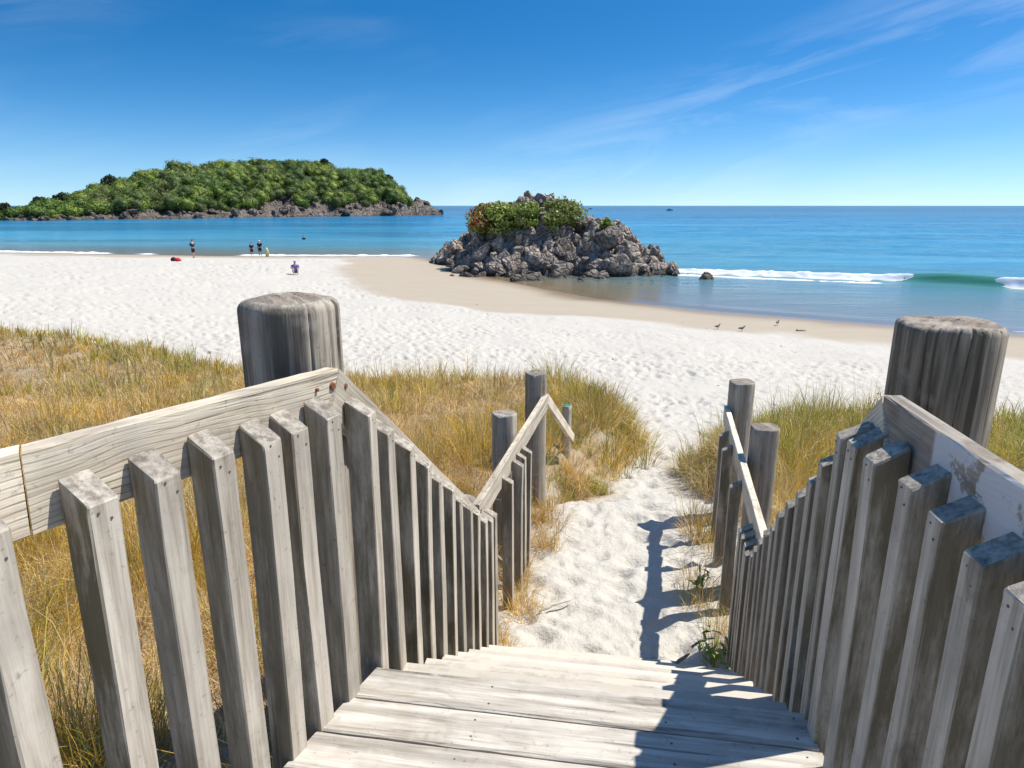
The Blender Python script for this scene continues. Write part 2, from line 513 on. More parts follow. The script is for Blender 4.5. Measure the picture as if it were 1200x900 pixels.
def base_height(x, y):
    d = shore_d(x, y)
    z = np.where(d > 0, SEA + 0.045 * np.minimum(d, 10) + 0.028 * np.clip(d - 10, 0, 18), SEA + np.maximum(0.028 * d, -5.0))
    pz = np.interp(y, [-50, 1.6, 1.95, 3.5, 6.36, 6.55, 7.3, 13.5, 20], [-0.5, -0.5, -0.55, -1.46, -1.47, -1.68, -1.85, -2.74, -9])
    pz = np.where(np.abs(x - 1) < 30, pz, -9)
    z = np.where(d > 0, np.maximum(z, pz), z)
    el_ = signed_poly(x, y, DUNE_L)
    er_ = signed_poly(x, y, DUNE_R)
    wid = np.interp(y, [0, 7, 10, 16], [0.30, 0.45, 0.8, 1.6])
    lump = (fbm(x * 0.45, y * 0.45, 3, 3) - 0.5) * 0.55 + (fbm(x * 1.7, y * 1.7, 8, 3) - 0.5) * 0.22
    near = sstep(0.5, 3.5, np.hypot(x, y))
    zl = -0.42 - 0.148 * np.clip(y - 1.5, 0, 100) - 0.02 * np.clip(-x - 1, 0, 20) + lump * near
    zr = -0.42 - 0.185 * np.clip(y - 1.5, 0, 100) - 0.02 * np.clip(x - 1.5, 0, 20) + lump * near * 0.8
    zl = np.maximum(zl, z + 0.18 + lump * 0.4)
    zr = np.maximum(zr, z + 0.18 + lump * 0.4)
    sl = sstep(0, 1, el_ / wid)
    sr = sstep(0, 1, er_ / wid)
    z = z * (1 - sl) + zl * sl
    z = z * (1 - sr) + zr * sr
    return z, d, np.maximum(el_, er_)


def ground_z(x, y):
    z, _, _ = base_height(np.atleast_1d(np.float64(x)), np.atleast_1d(np.float64(y)))
    return float(z[0])


ang_d = np.linspace(-44, 44, 570)
ang_o = np.concatenate([np.arange(-180, -46, 4.0), [-45.2], ang_d, [45.2], np.arange(46, 180, 4.0)])
th = np.radians(ang_o)
rr_ = np.concatenate([[0.4], np.geomspace(0.8, 3.3, 50), np.geomspace(3.33, 34, 400), np.geomspace(34.3, 120, 150)[0:], np.geomspace(125, 420, 24)])
RR, TT = np.meshgrid(rr_, th, indexing='ij')
X, Y = RR * np.sin(TT), RR * np.cos(TT)
xf, yf = X.ravel(), Y.ravel()
z, d, e = base_height(xf, yf)
# trodden sand: overlapping hollows with soft rims
wx = xf + 0.12 * (vnoise(xf * 3, yf * 3, 41) - 0.5)
wy = yf + 0.12 * (vnoise(xf * 3, yf * 3, 42) - 0.5)
w1d, w1v = worley(wx * 3.0, wy * 3.9, 21)
w2d, w2v = worley(wx * 5.6 + 7, wy * 7.2, 25)
holl = (-0.050 * (w1v > 0.35) * (0.4 + w1v) * (1 - sstep(0.05, 0.42, w1d)) + 0.012 * sstep(0.3, 0.5, w1d) * (1 - sstep(0.5, 0.75, w1d))
        - 0.022 * (w2v > 0.4) * (1 - sstep(0.05, 0.4, w2d)))
tread = sstep(1.0, 7.0, d - 6) * (1 - sstep(0.0, 0.5, e)) * np.interp(np.hypot(xf, yf), [0, 8, 14, 40, 80], [1.0, 1.1, 1.3, 1.6, 1.8]) * np.interp(fbm(xf * 0.28, yf * 0.5, 71, 3), [0.3, 0.62], [0.35, 1.35])
dry_lim = 6.6 + 6.0 * np.exp(-((xf + 4) ** 2 / 130 + (yf - 44) ** 2 / 260)) + (fbm(xf * 0.22, yf * 0.22, 61, 3) - 0.5) * 5.0
dry = sstep(-0.8, 1.2, d - dry_lim)
z = z + holl * tread * np.clip(dry + 0.06, 0, 1)
z = z + (fbm(xf * 2.2, yf * 2.2, 77, 3) - 0.5) * 0.045 * np.clip(dry, 0, 1) * (d > 0)
z = z + (fbm(xf * 0.35, yf * 0.35, 78, 3) - 0.5) * 0.20 * dry * sstep(9, 15, yf)
wet = (1 - sstep(0.3, 3.2, d + (fbm(xf * 0.3, yf * 0.3, 66, 3) - 0.5) * 2.0))
litter = sstep(-0.25, 0.5, e + (fbm(xf * 1.3, yf * 1.3, 91, 3) - 0.5) * 1.0)
me = np_mesh('beach_sand', np.stack([xf, yf, z], 1), [grid_faces(len(rr_), len(th), True)[:, ::-1]],
             {'dry': dry, 'wet': wet, 'litter': litter})
m, nt, b = material('beach_sand')
geo = node(nt, 'ShaderNodeNewGeometry')
P = geo.outputs['Position']
a_dry = node(nt, 'ShaderNodeAttribute', attribute_name='dry').outputs['Fac']
a_wet = node(nt, 'ShaderNodeAttribute', attribute_name='wet').outputs['Fac']
a_lit = node(nt, 'ShaderNodeAttribute', attribute_name='litter').outputs['Fac']
n1 = noise_t(nt, P, 2.2, 5, 0.6)
n2 = noise_t(nt, P, 22.0, 4, 0.7)
n3 = noise_t(nt, P, 140.0, 2, 0.7)
n4 = noise_t(nt, scaled(nt, P, (0.35, 0.8, 1.0)), 1.0, 6, 0.7, 0.6)
dryc = mixc(nt, n1, (0.475, 0.447, 0.395), (0.53, 0.507, 0.458))
dryc = mixc(nt, ramp(nt, n2, [(0.62, 0.0), (0.74, 0.35)]), dryc, (0.27, 0.235, 0.19))
dryc = mixc(nt, ramp(nt, n3, [(0.64, 0.0), (0.72, 0.5)]), dryc, (0.20, 0.175, 0.145))
dampc = mixc(nt, n4, (0.345, 0.295, 0.225), (0.42, 0.37, 0.295))
wetc = mixc(nt, n4, (0.22, 0.16, 0.095), (0.29, 0.22, 0.135))
col = mixc(nt, a_dry, dampc, dryc)
col = mixc(nt, a_wet, col, wetc)
litc = mixc(nt, n2, (0.20, 0.14, 0.075), (0.40, 0.30, 0.18))
lf = mth(nt, 'MULTIPLY', a_lit, ramp(nt, n1, [(0.40, 1.0), (0.72, 0.7)]))
col = mixc(nt, lf, col, litc)
nt.links.new(col, b.inputs['Base Color'])
ro = mth(nt, 'SUBTRACT', 0.92, mth(nt, 'MULTIPLY', a_wet, 0.62))
nt.links.new(ro, b.inputs['Roughness'])
sp_ = mth(nt, 'ADD', 0.1, mth(nt, 'MULTIPLY', a_wet, 0.4))
nt.links.new(sp_, b.inputs['Specular IOR Level'])
n5 = noise_t(nt, P, 7.0, 5, 0.65)
hh = mth(nt, 'ADD', mth(nt, 'MULTIPLY', n5, 1.0), mth(nt, 'MULTIPLY', n2, 0.30))
hh = mth(nt, 'MULTIPLY', hh, mth(nt, 'ADD', mth(nt, 'MULTIPLY', a_dry, 0.95), 0.05))
bp = node(nt, 'ShaderNodeBump', {'Strength': 0.8, 'Distance': 0.05, 'Height': hh})
nt.links.new(bp.outputs[0], b.inputs['Normal'])
tag(obj('beach_sand', me, m), kind='structure')

# ------------------------------------------------------------------ sea
WAVE = np.array([(7.0, 54.5), (13.0, 51.8), (20.0, 48.6), (26.0, 45.7), (29.5, 43.2), (33.0, 40.4), (40.0, 36.0), (54.0, 28.0)])


def poly_param(x, y, pts):
    best = np.full(x.shape, 1e9)
    side = np.zeros(x.shape)
    par = np.zeros(x.shape)
    acc = 0.0
    for i in range(len(pts) - 1):
        (x0, y0), (x1, y1) = pts[i], pts[i + 1]
        ex, ey = x1 - x0, y1 - y0
        L = math.hypot(ex, ey)
        t = np.clip(((x - x0) * ex + (y - y0) * ey) / (L * L), 0, 1)
        dd = np.hypot(x - x0 - t * ex, y - y0 - t * ey)
        sg = np.sign(ex * (y - y0) - ey * (x - x0))
        mm = dd < best
        best = np.where(mm, dd, best)
        side = np.where(mm, sg, side)
        par = np.where(mm, acc + t * L, par)
        acc += L
    return best * side, par


WLEN = float(np.sum(np.hypot(*np.diff(WAVE, axis=0).T)))


def wave_height(par):
    return np.interp(par, [0, 3, 8, 20, 24, 28, 36, 55], [0.0, 0.14, 0.28, 0.42, 0.72, 0.62, 0.35, 0.1])


def sea_z(x, y):
    r = np.hypot(x, y)
    dsh = np.minimum(shore_d(x, y), 0)
    amp = sstep(0.5, 25, -dsh) * np.interp(r, [20, 80, 300, 2000], [0.5, 1.0, 1.0, 0.0])
    swx = x * 0.5 + y * 0.866
    sw = (fbm(x * 0.02, swx * 0.13, 5, 3) - 0.5) * 0.36 + (fbm(x * 0.16, y * 0.7, 15, 3) - 0.5) * 0.16
    z = SEA + sw * amp
    s, par = poly_param(x, y, WAVE)
    back = np.exp(-np.clip(s, 0, None) / 2.4) * (s >= 0)
    front = np.exp(-(np.clip(-s, 0, None) / 0.30) ** 2) * (s < 0)
    z = z + wave_height(par) * (back + front)
    z = z + 0.03 * np.exp(-((dsh + 0.8) / 0.8) ** 2)
    return z, dsh, s, par


ang_s = np.concatenate([np.arange(-180, -48, 4.0), np.linspace(-47, 47, 380), np.arange(48, 180, 4.0)])
th = np.radians(ang_s)
rs = np.concatenate([np.geomspace(16, 30, 60), np.geomspace(30.1, 75, 260), np.geomspace(75.6, 400, 120), np.geomspace(410, 60000, 60)])
RR, TT = np.meshgrid(rs, th, indexing='ij')
xf, yf = (RR * np.sin(TT)).ravel(), (RR * np.cos(TT)).ravel()
z, dsh, s, par = sea_z(xf, yf)
wv_attr = np.exp(-(np.clip(-s, 0, None) / 0.7) ** 2) * np.exp(-np.clip(s, 0, None) / 0.5) * np.clip(wave_height(par) / 0.8, 0, 1)
me = np_mesh('sea', np.stack([xf, yf, z], 1), [grid_faces(len(rs), len(th), True)[:, ::-1]],
             {'offs': -dsh, 'wave': wv_attr})
m, nt, b = material('sea_water')
nt.nodes.remove(b)
geo = node(nt, 'ShaderNodeNewGeometry')
P = geo.outputs['Position']
offs = node(nt, 'ShaderNodeAttribute', attribute_name='offs').outputs['Fac']
wav = node(nt, 'ShaderNodeAttribute', attribute_name='wave').outputs['Fac']
lo = mth(nt, 'DIVIDE', mth(nt, 'LOGARITHM', mth(nt, 'ADD', offs, 1.0), 10.0), 3.0)   # 0..1 for 0..1 km
body = ramp(nt, lo, [(0.0, (0.34, 0.31, 0.22)), (0.28, (0.24, 0.34, 0.33)), (0.42, (0.105, 0.29, 0.375)), (0.58, (0.045, 0.215, 0.345)), (0.75, (0.022, 0.155, 0.30)), (1.0, (0.008, 0.09, 0.22))])
st_ = noise_t(nt, scaled(nt, P, (0.012, 0.045, 0.0)), 1.0, 4, 0.6, 0.5)
st2 = noise_t(nt, scaled(nt, P, (0.0016, 0.006, 0.0)), 1.0, 4, 0.6, 0.5)
streak = ramp(nt, mth(nt, 'ADD', mth(nt, 'MULTIPLY', st_, 0.5), mth(nt, 'MULTIPLY', st2, 0.5)), [(0.36, 0.62), (0.5, 1.0), (0.62, 1.35)])
body = node(nt, 'ShaderNodeVectorMath', {0: body, 1: streak}, operation='MULTIPLY').outputs[0]
body = mixc(nt, wav, body, (0.07, 0.33, 0.20))
dif = node(nt, 'ShaderNodeBsdfDiffuse', {'Color': body})
trn = node(nt, 'ShaderNodeBsdfTransparent', {'Color': (0.93, 0.94, 0.90, 1)})
op = mth(nt, 'SUBTRACT', 1.0, mth(nt, 'POWER', 2.718, mth(nt, 'MULTIPLY', offs, -0.085)))
op = mth(nt, 'MAXIMUM', op, mth(nt, 'MULTIPLY', wav, 0.95))
mx1 = node(nt, 'ShaderNodeMixShader', {0: op, 1: trn.outputs[0], 2: dif.outputs[0]})
r1 = noise_t(nt, scaled(nt, P, (0.35, 1.5, 1.0)), 1.0, 5, 0.6)
r2 = noise_t(nt, scaled(nt, P, (2.0, 5.0, 1.0)), 1.0, 3, 0.6)
r3 = noise_t(nt, scaled(nt, P, (0.06, 0.22, 1.0)), 1.0, 4, 0.6)
hgt = mth(nt, 'ADD', mth(nt, 'ADD', mth(nt, 'MULTIPLY', r1, 0.5), mth(nt, 'MULTIPLY', r2, 0.12)), mth(nt, 'MULTIPLY', r3, 1.2))
bst = mth(nt, 'MINIMUM', mth(nt, 'ADD', 0.12, mth(nt, 'MULTIPLY', offs, 0.03)), 1.0)
bp = node(nt, 'ShaderNodeBump', {'Strength': bst, 'Distance': 0.28, 'Height': hgt})
gl = node(nt, 'ShaderNodeBsdfGlossy', {'Color': (1, 1, 1, 1), 'Roughness': 0.07, 'Normal': bp.outputs[0]})
fr = node(nt, 'ShaderNodeFresnel', {'IOR': 1.33, 'Normal': bp.outputs[0]})
ff = mth(nt, 'MULTIPLY', mth(nt, 'MINIMUM', fr.outputs[0], 0.45), 0.8)
ff = mth(nt, 'MULTIPLY', ff, mth(nt, 'SUBTRACT', 1.0, mth(nt, 'MULTIPLY', wav, 0.6)))
mx2 = node(nt, 'ShaderNodeMixShader', {0: ff, 1: mx1.outputs[0], 2: gl.outputs[0]})
nt.links.new(mx2.outputs[0], nt.nodes['Material Output'].inputs['Surface'])
tag(obj('sea', me, m), kind='structure')

# foam: lumpy white water rolling off the breaking wave, and thin lines of wash along the shore
m, nt, b = material('sea_foam')
b.inputs['Base Color'].default_value = (0.80, 0.82, 0.83, 1)
b.inputs['Roughness'].default_value = 0.9
b.inputs['Specular IOR Level'].default_value = 0.1
M['foam'] = m


def on_poly(pts, s):
    acc = 0.0
    for i in range(len(pts) - 1):
        a, b2 = np.array(pts[i]), np.array(pts[i + 1])
        L = np.hypot(*(b2 - a))
        if s <= acc + L or i == len(pts) - 2:
            dv = (b2 - a) / L
            return a + dv * (s - acc), dv
        acc += L


def foam_strip(name, pts, s0, s1, half, height, zfun, seed, step=0.14, cross=11, skew=0.0):
    n = max(4, int((s1 - s0) / step))
    V = []
    for i in range(n + 1):
        s = s0 + (s1 - s0) * i / n
        p, dv = on_poly(pts, s)
        nv = np.array((dv[1], -dv[0]))
        edge = min(1.0, 0.06 + min(i, n - i) * step / 1.3)
        hw = half * edge * (0.6 + 0.8 * float(vnoise(np.float64(s * 0.9), np.float64(seed), seed)))
        hh = height * edge * (0.5 + float(vnoise(np.float64(s * 1.3), np.float64(seed + 3.0), seed)))
        for j in range(cross):
            t = -1 + 2 * j / (cross - 1)
            q = p + nv * (t * hw + skew)
            lump = 0.45 + 1.1 * float(vnoise(np.float64(s * 3.2), np.float64(t * 2.5 + seed), seed + 2)) * 0.9
            V.append((q[0], q[1], zfun(q[0], q[1]) - 0.03 + (1 - t * t) ** 0.6 * hh * lump))
    me = np_mesh(name, np.array(V), [grid_faces(n + 1, cross)[:, ::-1]])
    return me


def zsea1(x, y):
    return float(sea_z(np.array([x]), np.array([y]))[0][0])


br_wave = thing('breaking_wave', 'long white breaking wave rolling in right of the rock islet', 'wave', (13, 51.8, SEA))
for i, (s0, s1, hf, hg) in enumerate([(2.0, 22.6, 0.42, 0.10), (26.4, 33.5, 0.40, 0.12)]):
    fo = obj('foam', foam_strip('foam', WAVE, s0, s1, hf, hg, lambda x, y: zsea1(x, y), 100 + i, skew=0.25), M['foam'], br_wave)
    fo.location = -br_wave.location
for i, (s0, s1, hf, hg, sk) in enumerate([(6.0, 21.0, 0.35, 0.05, 1.9), (30.5, 34.0, 0.3, 0.05, 1.6)]):
    fo = obj('foam', foam_strip('foam', WAVE, s0, s1, hf, hg, lambda x, y: SEA + 0.02, 110 + i, skew=sk), M['foam'], br_wave)
    fo.location = -br_wave.location
SH = np.array(SHORE[1:5])
wash = thing('shore_wash', 'thin white line of foam washing along the far left shore', 'foam', (-30, 70, SEA))
for i, (s0, s1) in enumerate([(29.0, 47.5), (50.0, 53.0), (62.0, 81.5)]):
    fo = obj('foam', foam_strip('foam', SH, s0, s1, 0.55, 0.10, lambda x, y: SEA + 0.02, 120 + i, step=0.3, cross=7, skew=-0.9), M['foam'], wash)
    fo.location = -wash.location
SR = np.array(SHORE[9:13])
wash2 = thing('shore_wash', 'small streak of white foam at the waterline beside the right big post', 'foam', (20.5, 26.9, SEA))
fo = obj('foam', foam_strip('foam', SR, 12.0, 17.0, 0.16, 0.05, lambda x, y: SEA + 0.03, 131, step=0.2, cross=7, skew=-0.35), M['foam'], wash2)
fo.location = -wash2.location


# ------------------------------------------------------------------ timber helpers
def board_mesh(name, L, t, h, seed, nseg=10, ch=0.004, jit=0.0015, skewa=0.0, skewb=0.0):
    """long board: x 0..L, y +-t/2, z +-h/2, chamfered, slightly uneven; skew* shift the end cuts along x with y"""
    r = random.Random(seed)
    prof = [(-t / 2 + ch, -h / 2), (t / 2 - ch, -h / 2), (t / 2, -h / 2 + ch), (t / 2, h / 2 - ch), (t / 2 - ch, h / 2), (-t / 2 + ch, h / 2),
            (-t / 2, h / 2 - ch), (-t / 2, -h / 2 + ch)]
    bm = bmesh.new()
    rings = []
    for i in range(nseg + 1):
        x = L * i / nseg
        f = i / nseg
        ring = []
        for (y, zz) in prof:
            sk = (skewa * (1 - f) + skewb * f) * y
            ring.append(bm.verts.new((x + sk, y + r.uniform(-jit, jit), zz + r.uniform(-jit, jit))))
        rings.append(ring)
    for a, b2 in zip(rings[:-1], rings[1:]):
        for k in range(8):
            bm.faces.new((a[k], a[(k + 1) % 8], b2[(k + 1) % 8], b2[k]))
    bm.faces.new(rings[0][::-1])
    bm.faces.new(rings[-1])
    bmesh.ops.recalc_face_normals(bm, faces=bm.faces)
    return bm_mesh(name, bm)


def place_beam(name, a, b2, t, h, mat, parent, seed, outward=1, **kw):
    """board whose inner top edge runs from a to b2; outward = +1 when 'left of travel' is the outer side"""
    a, b2 = Vector(a), Vector(b2)
    L = (b2 - a).length
    xd = (b2 - a).normalized()
    yd = Vector((-xd.y, xd.x, 0)).normalized()
    zd = xd.cross(yd)
    me = board_mesh(name, L, t, h, seed, **kw)
    me.materials.append(mat)
    o = bpy.data.objects.new(name, me)
    C.objects.link(o)
    org = a + yd * (outward * t / 2) - zd * (h / 2)
    if parent:
        org = org - parent.location
        o.parent = parent
    o.matrix_basis = Matrix(((xd.x, yd.x, zd.x, org.x), (xd.y, yd.y, zd.y, org.y), (xd.z, yd.z, zd.z, org.z), (0, 0, 0, 1)))
    return o


def picket_mesh(seed, L, wx=0.063, wy=0.078, slope=0.042):
    """x along the fence, y < 0 is the path side; z = 0 at the foot; top cut sloping down to the path side"""
    r = random.Random(seed)
    bm = bmesh.new()
    ch = 0.0035
    hx, hy = wx / 2, wy / 2
    prof = [(-hx + ch, -hy), (hx - ch, -hy), (hx, -hy + ch), (hx, hy - ch), (hx - ch, hy), (-hx + ch, hy), (-hx, hy - ch), (-hx, -hy + ch)]
    rings = []
    bend = [r.uniform(-0.003, 0.003) for _ in range(2)]
    zs = [0, 0.22, 0.45, 0.68, 0.9, L - 0.06, L - 0.004, L]
    for i, zz in enumerate(zs):
        ring = []
        f = zz / L
        k = 0.94 if i == len(zs) - 1 else 1.0
        for (x, y) in prof:
            top = 0.0
            if i >= len(zs) - 2:
                top = -slope * (0.5 - y / wy)
            j = 0.0012
            ring.append(bm.verts.new((x * k + bend[0] * 4 * f * (1 - f) + r.uniform(-j, j), y * k + bend[1] * 4 * f * (1 - f) + r.uniform(-j, j),
                                      zz + top + (r.uniform(-0.0015, 0.0015) if top else 0))))
        rings.append(ring)
    for a, b2 in zip(rings[:-1], rings[1:]):
        for k in range(8):
            bm.faces.new((a[k], a[(k + 1) % 8], b2[(k + 1) % 8], b2[k]))
    bm.faces.new(rings[0][::-1])
    bm.faces.new(rings[-1])
    bmesh.ops.recalc_face_normals(bm, faces=bm.faces)
    me = bm_mesh('picket', bm)
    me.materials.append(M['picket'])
    return me


def nail_mesh(rad=0.0031):
    bm = bmesh.new()
    n = 8
    ring = [bm.verts.new((rad * math.cos(2 * math.pi * k / n), rad * math.sin(2 * math.pi * k / n), 0.0)) for k in range(n)]
    ring2 = [bm.verts.new((0.8 * rad * math.cos(2 * math.pi * k / n), 0.8 * rad * math.sin(2 * math.pi * k / n), 0.0018)) for k in range(n)]
    for k in range(n):
        bm.faces.new((ring[k], ring[(k + 1) % n], ring2[(k + 1) % n], ring2[k]))
    bm.faces.new(ring2)
    bm.faces.new(ring[::-1])
    me = bm_mesh('nail', bm)
    me.materials.append(M['nail'])
    return me


NAIL = nail_mesh()
PL_ = 1.10
PICKETS = [picket_mesh(300 + i, PL_) for i in range(10)]


def post_mesh(name, rad, z0, z1, seed, mats, cracks=7, nseg=260, lean=0.0, round_=0.03, depth=0.022):
    r = random.Random(seed)
    cr = [(r.uniform(0, 2 * math.pi), r.uniform(0.4, 1.0) * depth, r.uniform(0.014, 0.024), r.uniform(0.10, 0.6)) for _ in range(cracks)]
    ph = [r.uniform(0, 6.28) for _ in range(6)]
    bm = bmesh.new()
    H = z1 - z0
    levels = [0, 0.3, 0.5, 0.62, 0.7, 0.78, 0.84, 0.9, 0.94, 0.97]
    zs = [z0 + H * f for f in levels if H * (1 - f) > round_ * 1.05]
    nr = 5
    prof = [(z, 1.0) for z in zs] + [(z1 - round_ * (1 - math.sin(a)), 1 - (round_ / rad) * (1 - math.cos(a))) for a in [math.pi / 2 * k / nr for k in range(nr + 1)]]
    top_in = [0.75, 0.5, 0.25]
    rings = []
    for iz, (zz, k) in enumerate(prof):
        ring = []
        for s in range(nseg):
            a = 2 * math.pi * s / nseg
            f = 1.0 + 0.007 * math.sin(2 * a + ph[0]) + 0.006 * math.sin(3 * a + ph[1] + zz * 1.2) + 0.0025 * math.sin(9 * a + ph[2]) + 0.0015 * math.sin(17 * a + ph[3])
            rr = rad * f * k
            dep = 0.0
            for (ca, cd, cw, cl_) in cr:
                wa = ca + 0.05 * math.sin(zz * 7 + ca * 3)
                da = abs((a - wa + math.pi) % (2 * math.pi) - math.pi)
                if da < cw * 2.2 and (z1 - zz) < cl_ * H:
                    dep = max(dep, cd * math.exp(-(da / cw) ** 2))
            rr -= dep * (rad / 0.16)
            ring.append(bm.verts.new((rr * math.cos(a) + lean * (zz - z0), rr * math.sin(a), zz + (0.004 * math.sin(3 * a + ph[4]) if iz > len(zs) else 0))))
        rings.append(ring)
    last = rings[-1]
    for q in top_in:
        ring = []
        for s in range(nseg):
            v0 = last[s].co
            ring.append(bm.verts.new((v0.x * q + lean * H * (1 - q), v0.y * q, z1 + 0.004 * (1 - q) + r.uniform(-0.0015, 0.0015) - 0.004 * math.sin(5 * q + s * 0.17))))
        rings.append(ring)
    ntop = len(prof) - 2
    for i, (a, b2) in enumerate(zip(rings[:-1], rings[1:])):
        for k in range(nseg):
            f = bm.faces.new((a[k], a[(k + 1) % nseg], b2[(k + 1) % nseg], b2[k]))
            f.smooth = True
            f.material_index = 1 if i >= ntop else 0
    f = bm.faces.new(rings[-1])
    f.material_index = 1
    bm.faces.new(rings[0][::-1])
    me = bpy.data.meshes.new(name)
    bm.to_mesh(me)
    bm.free()
    for mm in mats:
        me.materials.append(mm)
    return me


# ------------------------------------------------------------------ boardwalk and stairs
AZ = RAD(8.9)
FW = Vector((math.sin(AZ), math.cos(AZ), 0))           # walking direction down the stairs
RT = Vector((math.cos(AZ), -math.sin(AZ), 0))
EDGE_L0 = Vector((-0.452, 1.922, 0))                    # front left corner of the landing
stair = thing('boardwalk', 'bleached plank landing and timber steps leading down to the sand', 'boardwalk', (0.2, 1.8, 0))


def child_at(o, parent):
    o.parent = parent
    o.matrix_parent_inverse = Matrix.Translation(-parent.location)
    return o


def lat_limits(p):
    """left/right ends of a plank whose centre line passes through p (lateral, along RT)"""
    # left edge line: through EDGE_L0, azimuth 23 deg; right edge line: through (0.905,1.72), azimuth 7 deg
    def hit(q, azd):
        dv = Vector((math.sin(RAD(azd)), math.cos(RAD(azd)), 0))
        # p + RT*t = q + dv*s
        den = RT.x * (-dv.y) + dv.x * RT.y
        w = q - p
        return (w.x * (-dv.y) + dv.x * w.y) / den
    return hit(EDGE_L0, 23.5), hit(Vector((0.900, 1.72, 0)), 7.0)


joist = [0.30, 0.62]
fp = EDGE_L0.dot(FW)
for k in range(9):
    wdt = 0.143
    cpos = fp - wdt / 2 - k * 0.150
    p = FW * cpos
    a, b2 = lat_limits(p)
    L = b2 - a
    me = board_mesh('plank', L, wdt, 0.045, 500 + k, nseg=14, ch=0.006, jit=0.0012, skewa=0.26, skewb=0.0)
    me.materials.append(M['deck_sand'] if k == 0 else M['deck'])
    o = obj('plank', me)
    org = p + RT * a + Vector((0, 0, -0.0225 - random.uniform(0, 0.0025)))
    o.location = org - stair.location
    o.rotation_euler = (random.uniform(-0.004, 0.004), 0, -AZ)
    o.parent = stair
    for jx in (0.30, 0.70, 0.97):
        for sy in (-0.036, 0.036):
            nl = obj('nail', NAIL, None, o, (L * jx + random.uniform(-0.012, 0.012), sy + random.uniform(-0.006, 0.006), 0.0215))
            nl.scale = (1.35, 1.35, 1.0)
# stringers below the landing and the flight
for lt in (-0.30, 0.35, 0.98):
    a3 = FW * (fp - 1.2) + RT * (lt - 0.05)
    b3 = FW * (fp - 0.03) + RT * (lt - 0.05)
    place_beam('bearer', (a3.x, a3.y, -0.06), (b3.x, b3.y, -0.06), 0.06, 0.14, M['smallpost'], stair, 540)
nst = 8
for i in range(nst):
    zt = -0.18 * (i + 1)
    f0 = fp + 0.265 * i
    for q in range(2):
        cpos = f0 + 0.07 + q * 0.137 - 0.012
        p = FW * cpos
        # the flight widens a little towards the sand
        tt = (i + 0.5 * q) / nst
        La = EDGE_L0.dot(RT) + 0.01
        Lb = 0.905 * RT.x + 1.72 * RT.y + 0.22 * tt
        me = board_mesh('tread', Lb - La, 0.131, 0.04, 560 + 2 * i + q, nseg=8, ch=0.005)
        me.materials.append(M['tread'])
        o = obj('tread', me)
        o.location = p + RT * La + Vector((0, 0, zt - 0.02)) - stair.location
        o.rotation_euler = (0, 0, -AZ)
        o.parent = stair
for lt in (-0.52, 0.86):
    a3 = FW * (fp + 0.02) + RT * lt
    b3 = FW * (fp + 2.05) + RT * (lt + (0.1 if lt > 0 else 0))
    place_beam('stringer', (a3.x, a3.y, -0.235), (b3.x, b3.y, -1.62), 0.045, 0.2, M['smallpost'], stair, 590)

# ------------------------------------------------------------------ fences
CL, EL, GL = Vector((-0.52, 1.93, 1.03)), Vector((-0.21, 3.80, -0.32)), Vector((0.355, 6.34, -0.30))
CR, ER, GR = Vector((0.956, 1.644, 1.03)), Vector((1.40, 3.36, -0.32)), Vector((2.03, 6.10, -0.345))
ULD = Vector((math.sin(RAD(24)), math.cos(RAD(24)), 0))
URD = Vector((math.sin(RAD(7)), math.cos(RAD(7)), 0))
fence_l = thing('picket_fence', 'weathered picket handrail fence on the left side of the steps, with a big round post', 'fence', (-0.5, 1.9, 0))
fence_r = thing('picket_fence', 'shaded picket handrail fence on the right side of the steps, dark picket tops', 'fence', (0.95, 1.65, 0))
pk_seed = [0]


def add_pickets(fence, A, B, svals, right, drop=0.066, zjit=0.011, lens=None):
    """A->B: rail inner top edge in walking direction; svals: horizontal distance from A"""
    hd = Vector((B.x - A.x, B.y - A.y, 0))
    HL = hd.length
    hd.normalize()
    inn = Vector((-hd.y, hd.x, 0)) if right else Vector((hd.y, -hd.x, 0))       # towards the path
    rz = math.atan2(hd.y, hd.x) + (math.pi if right else 0)
    for s in svals:
        p = A + (B - A) * (s / HL)
        k = pk_seed[0]
        pk_seed[0] += 1
        me = PICKETS[k % len(PICKETS)]
        zt = p.z - drop + random.uniform(-zjit, zjit)
        o = obj('picket', me, None, None)
        o.location = Vector((p.x, p.y, zt - PL_)) + inn * 0.0405 - fence.location
        o.rotation_euler = (random.uniform(-0.008, 0.008), random.uniform(-0.010, 0.010), rz + random.uniform(-0.035, 0.035))
        o.parent = fence
        for (nx, nz) in ((-0.012, -0.06), (0.013, -0.085)):
            n = obj('nail', NAIL, None, o, (nx + random.uniform(-0.004, 0.004), -0.0388, PL_ + nz + random.uniform(-0.008, 0.008)))
            n.rotation_euler = (math.pi / 2, 0, 0)


# left side
ULA = CL - ULD * 1.75 + Vector((0, 0, 0.085))
jn = CL - ULD * 0.872 + Vector((0, 0, 0.0425))                 # scarf joint between the two rail boards
place_beam('rail', jn, CL, 0.046, 0.162, M['rail'], fence_l, 600, nseg=16, skewa=0.6, skewb=-0.2)
jb = jn + Vector((0.0, 0, 0.004)) - ULD * 0.004
place_beam('rail', ULA + Vector((0, 0, 0.004)), jb, 0.046, 0.165, M['rail'], fence_l, 601, nseg=10, skewb=0.6)
place_beam('rail', CL + Vector((0.004, 0.012, -0.002)), EL, 0.046, 0.15, M['rail'], fence_l, 602, nseg=18)
place_beam('rail', EL + Vector((0.006, 0.03, 0.01)), GL, 0.046, 0.15, M['rail'], fence_l, 603, nseg=16)
EL3 = Vector((0.74, 7.42, -1.10))
place_beam('rail', GL + Vector((0.012, 0.03, -0.01)), EL3, 0.046, 0.10, M['rail'], fence_l, 604, nseg=10)
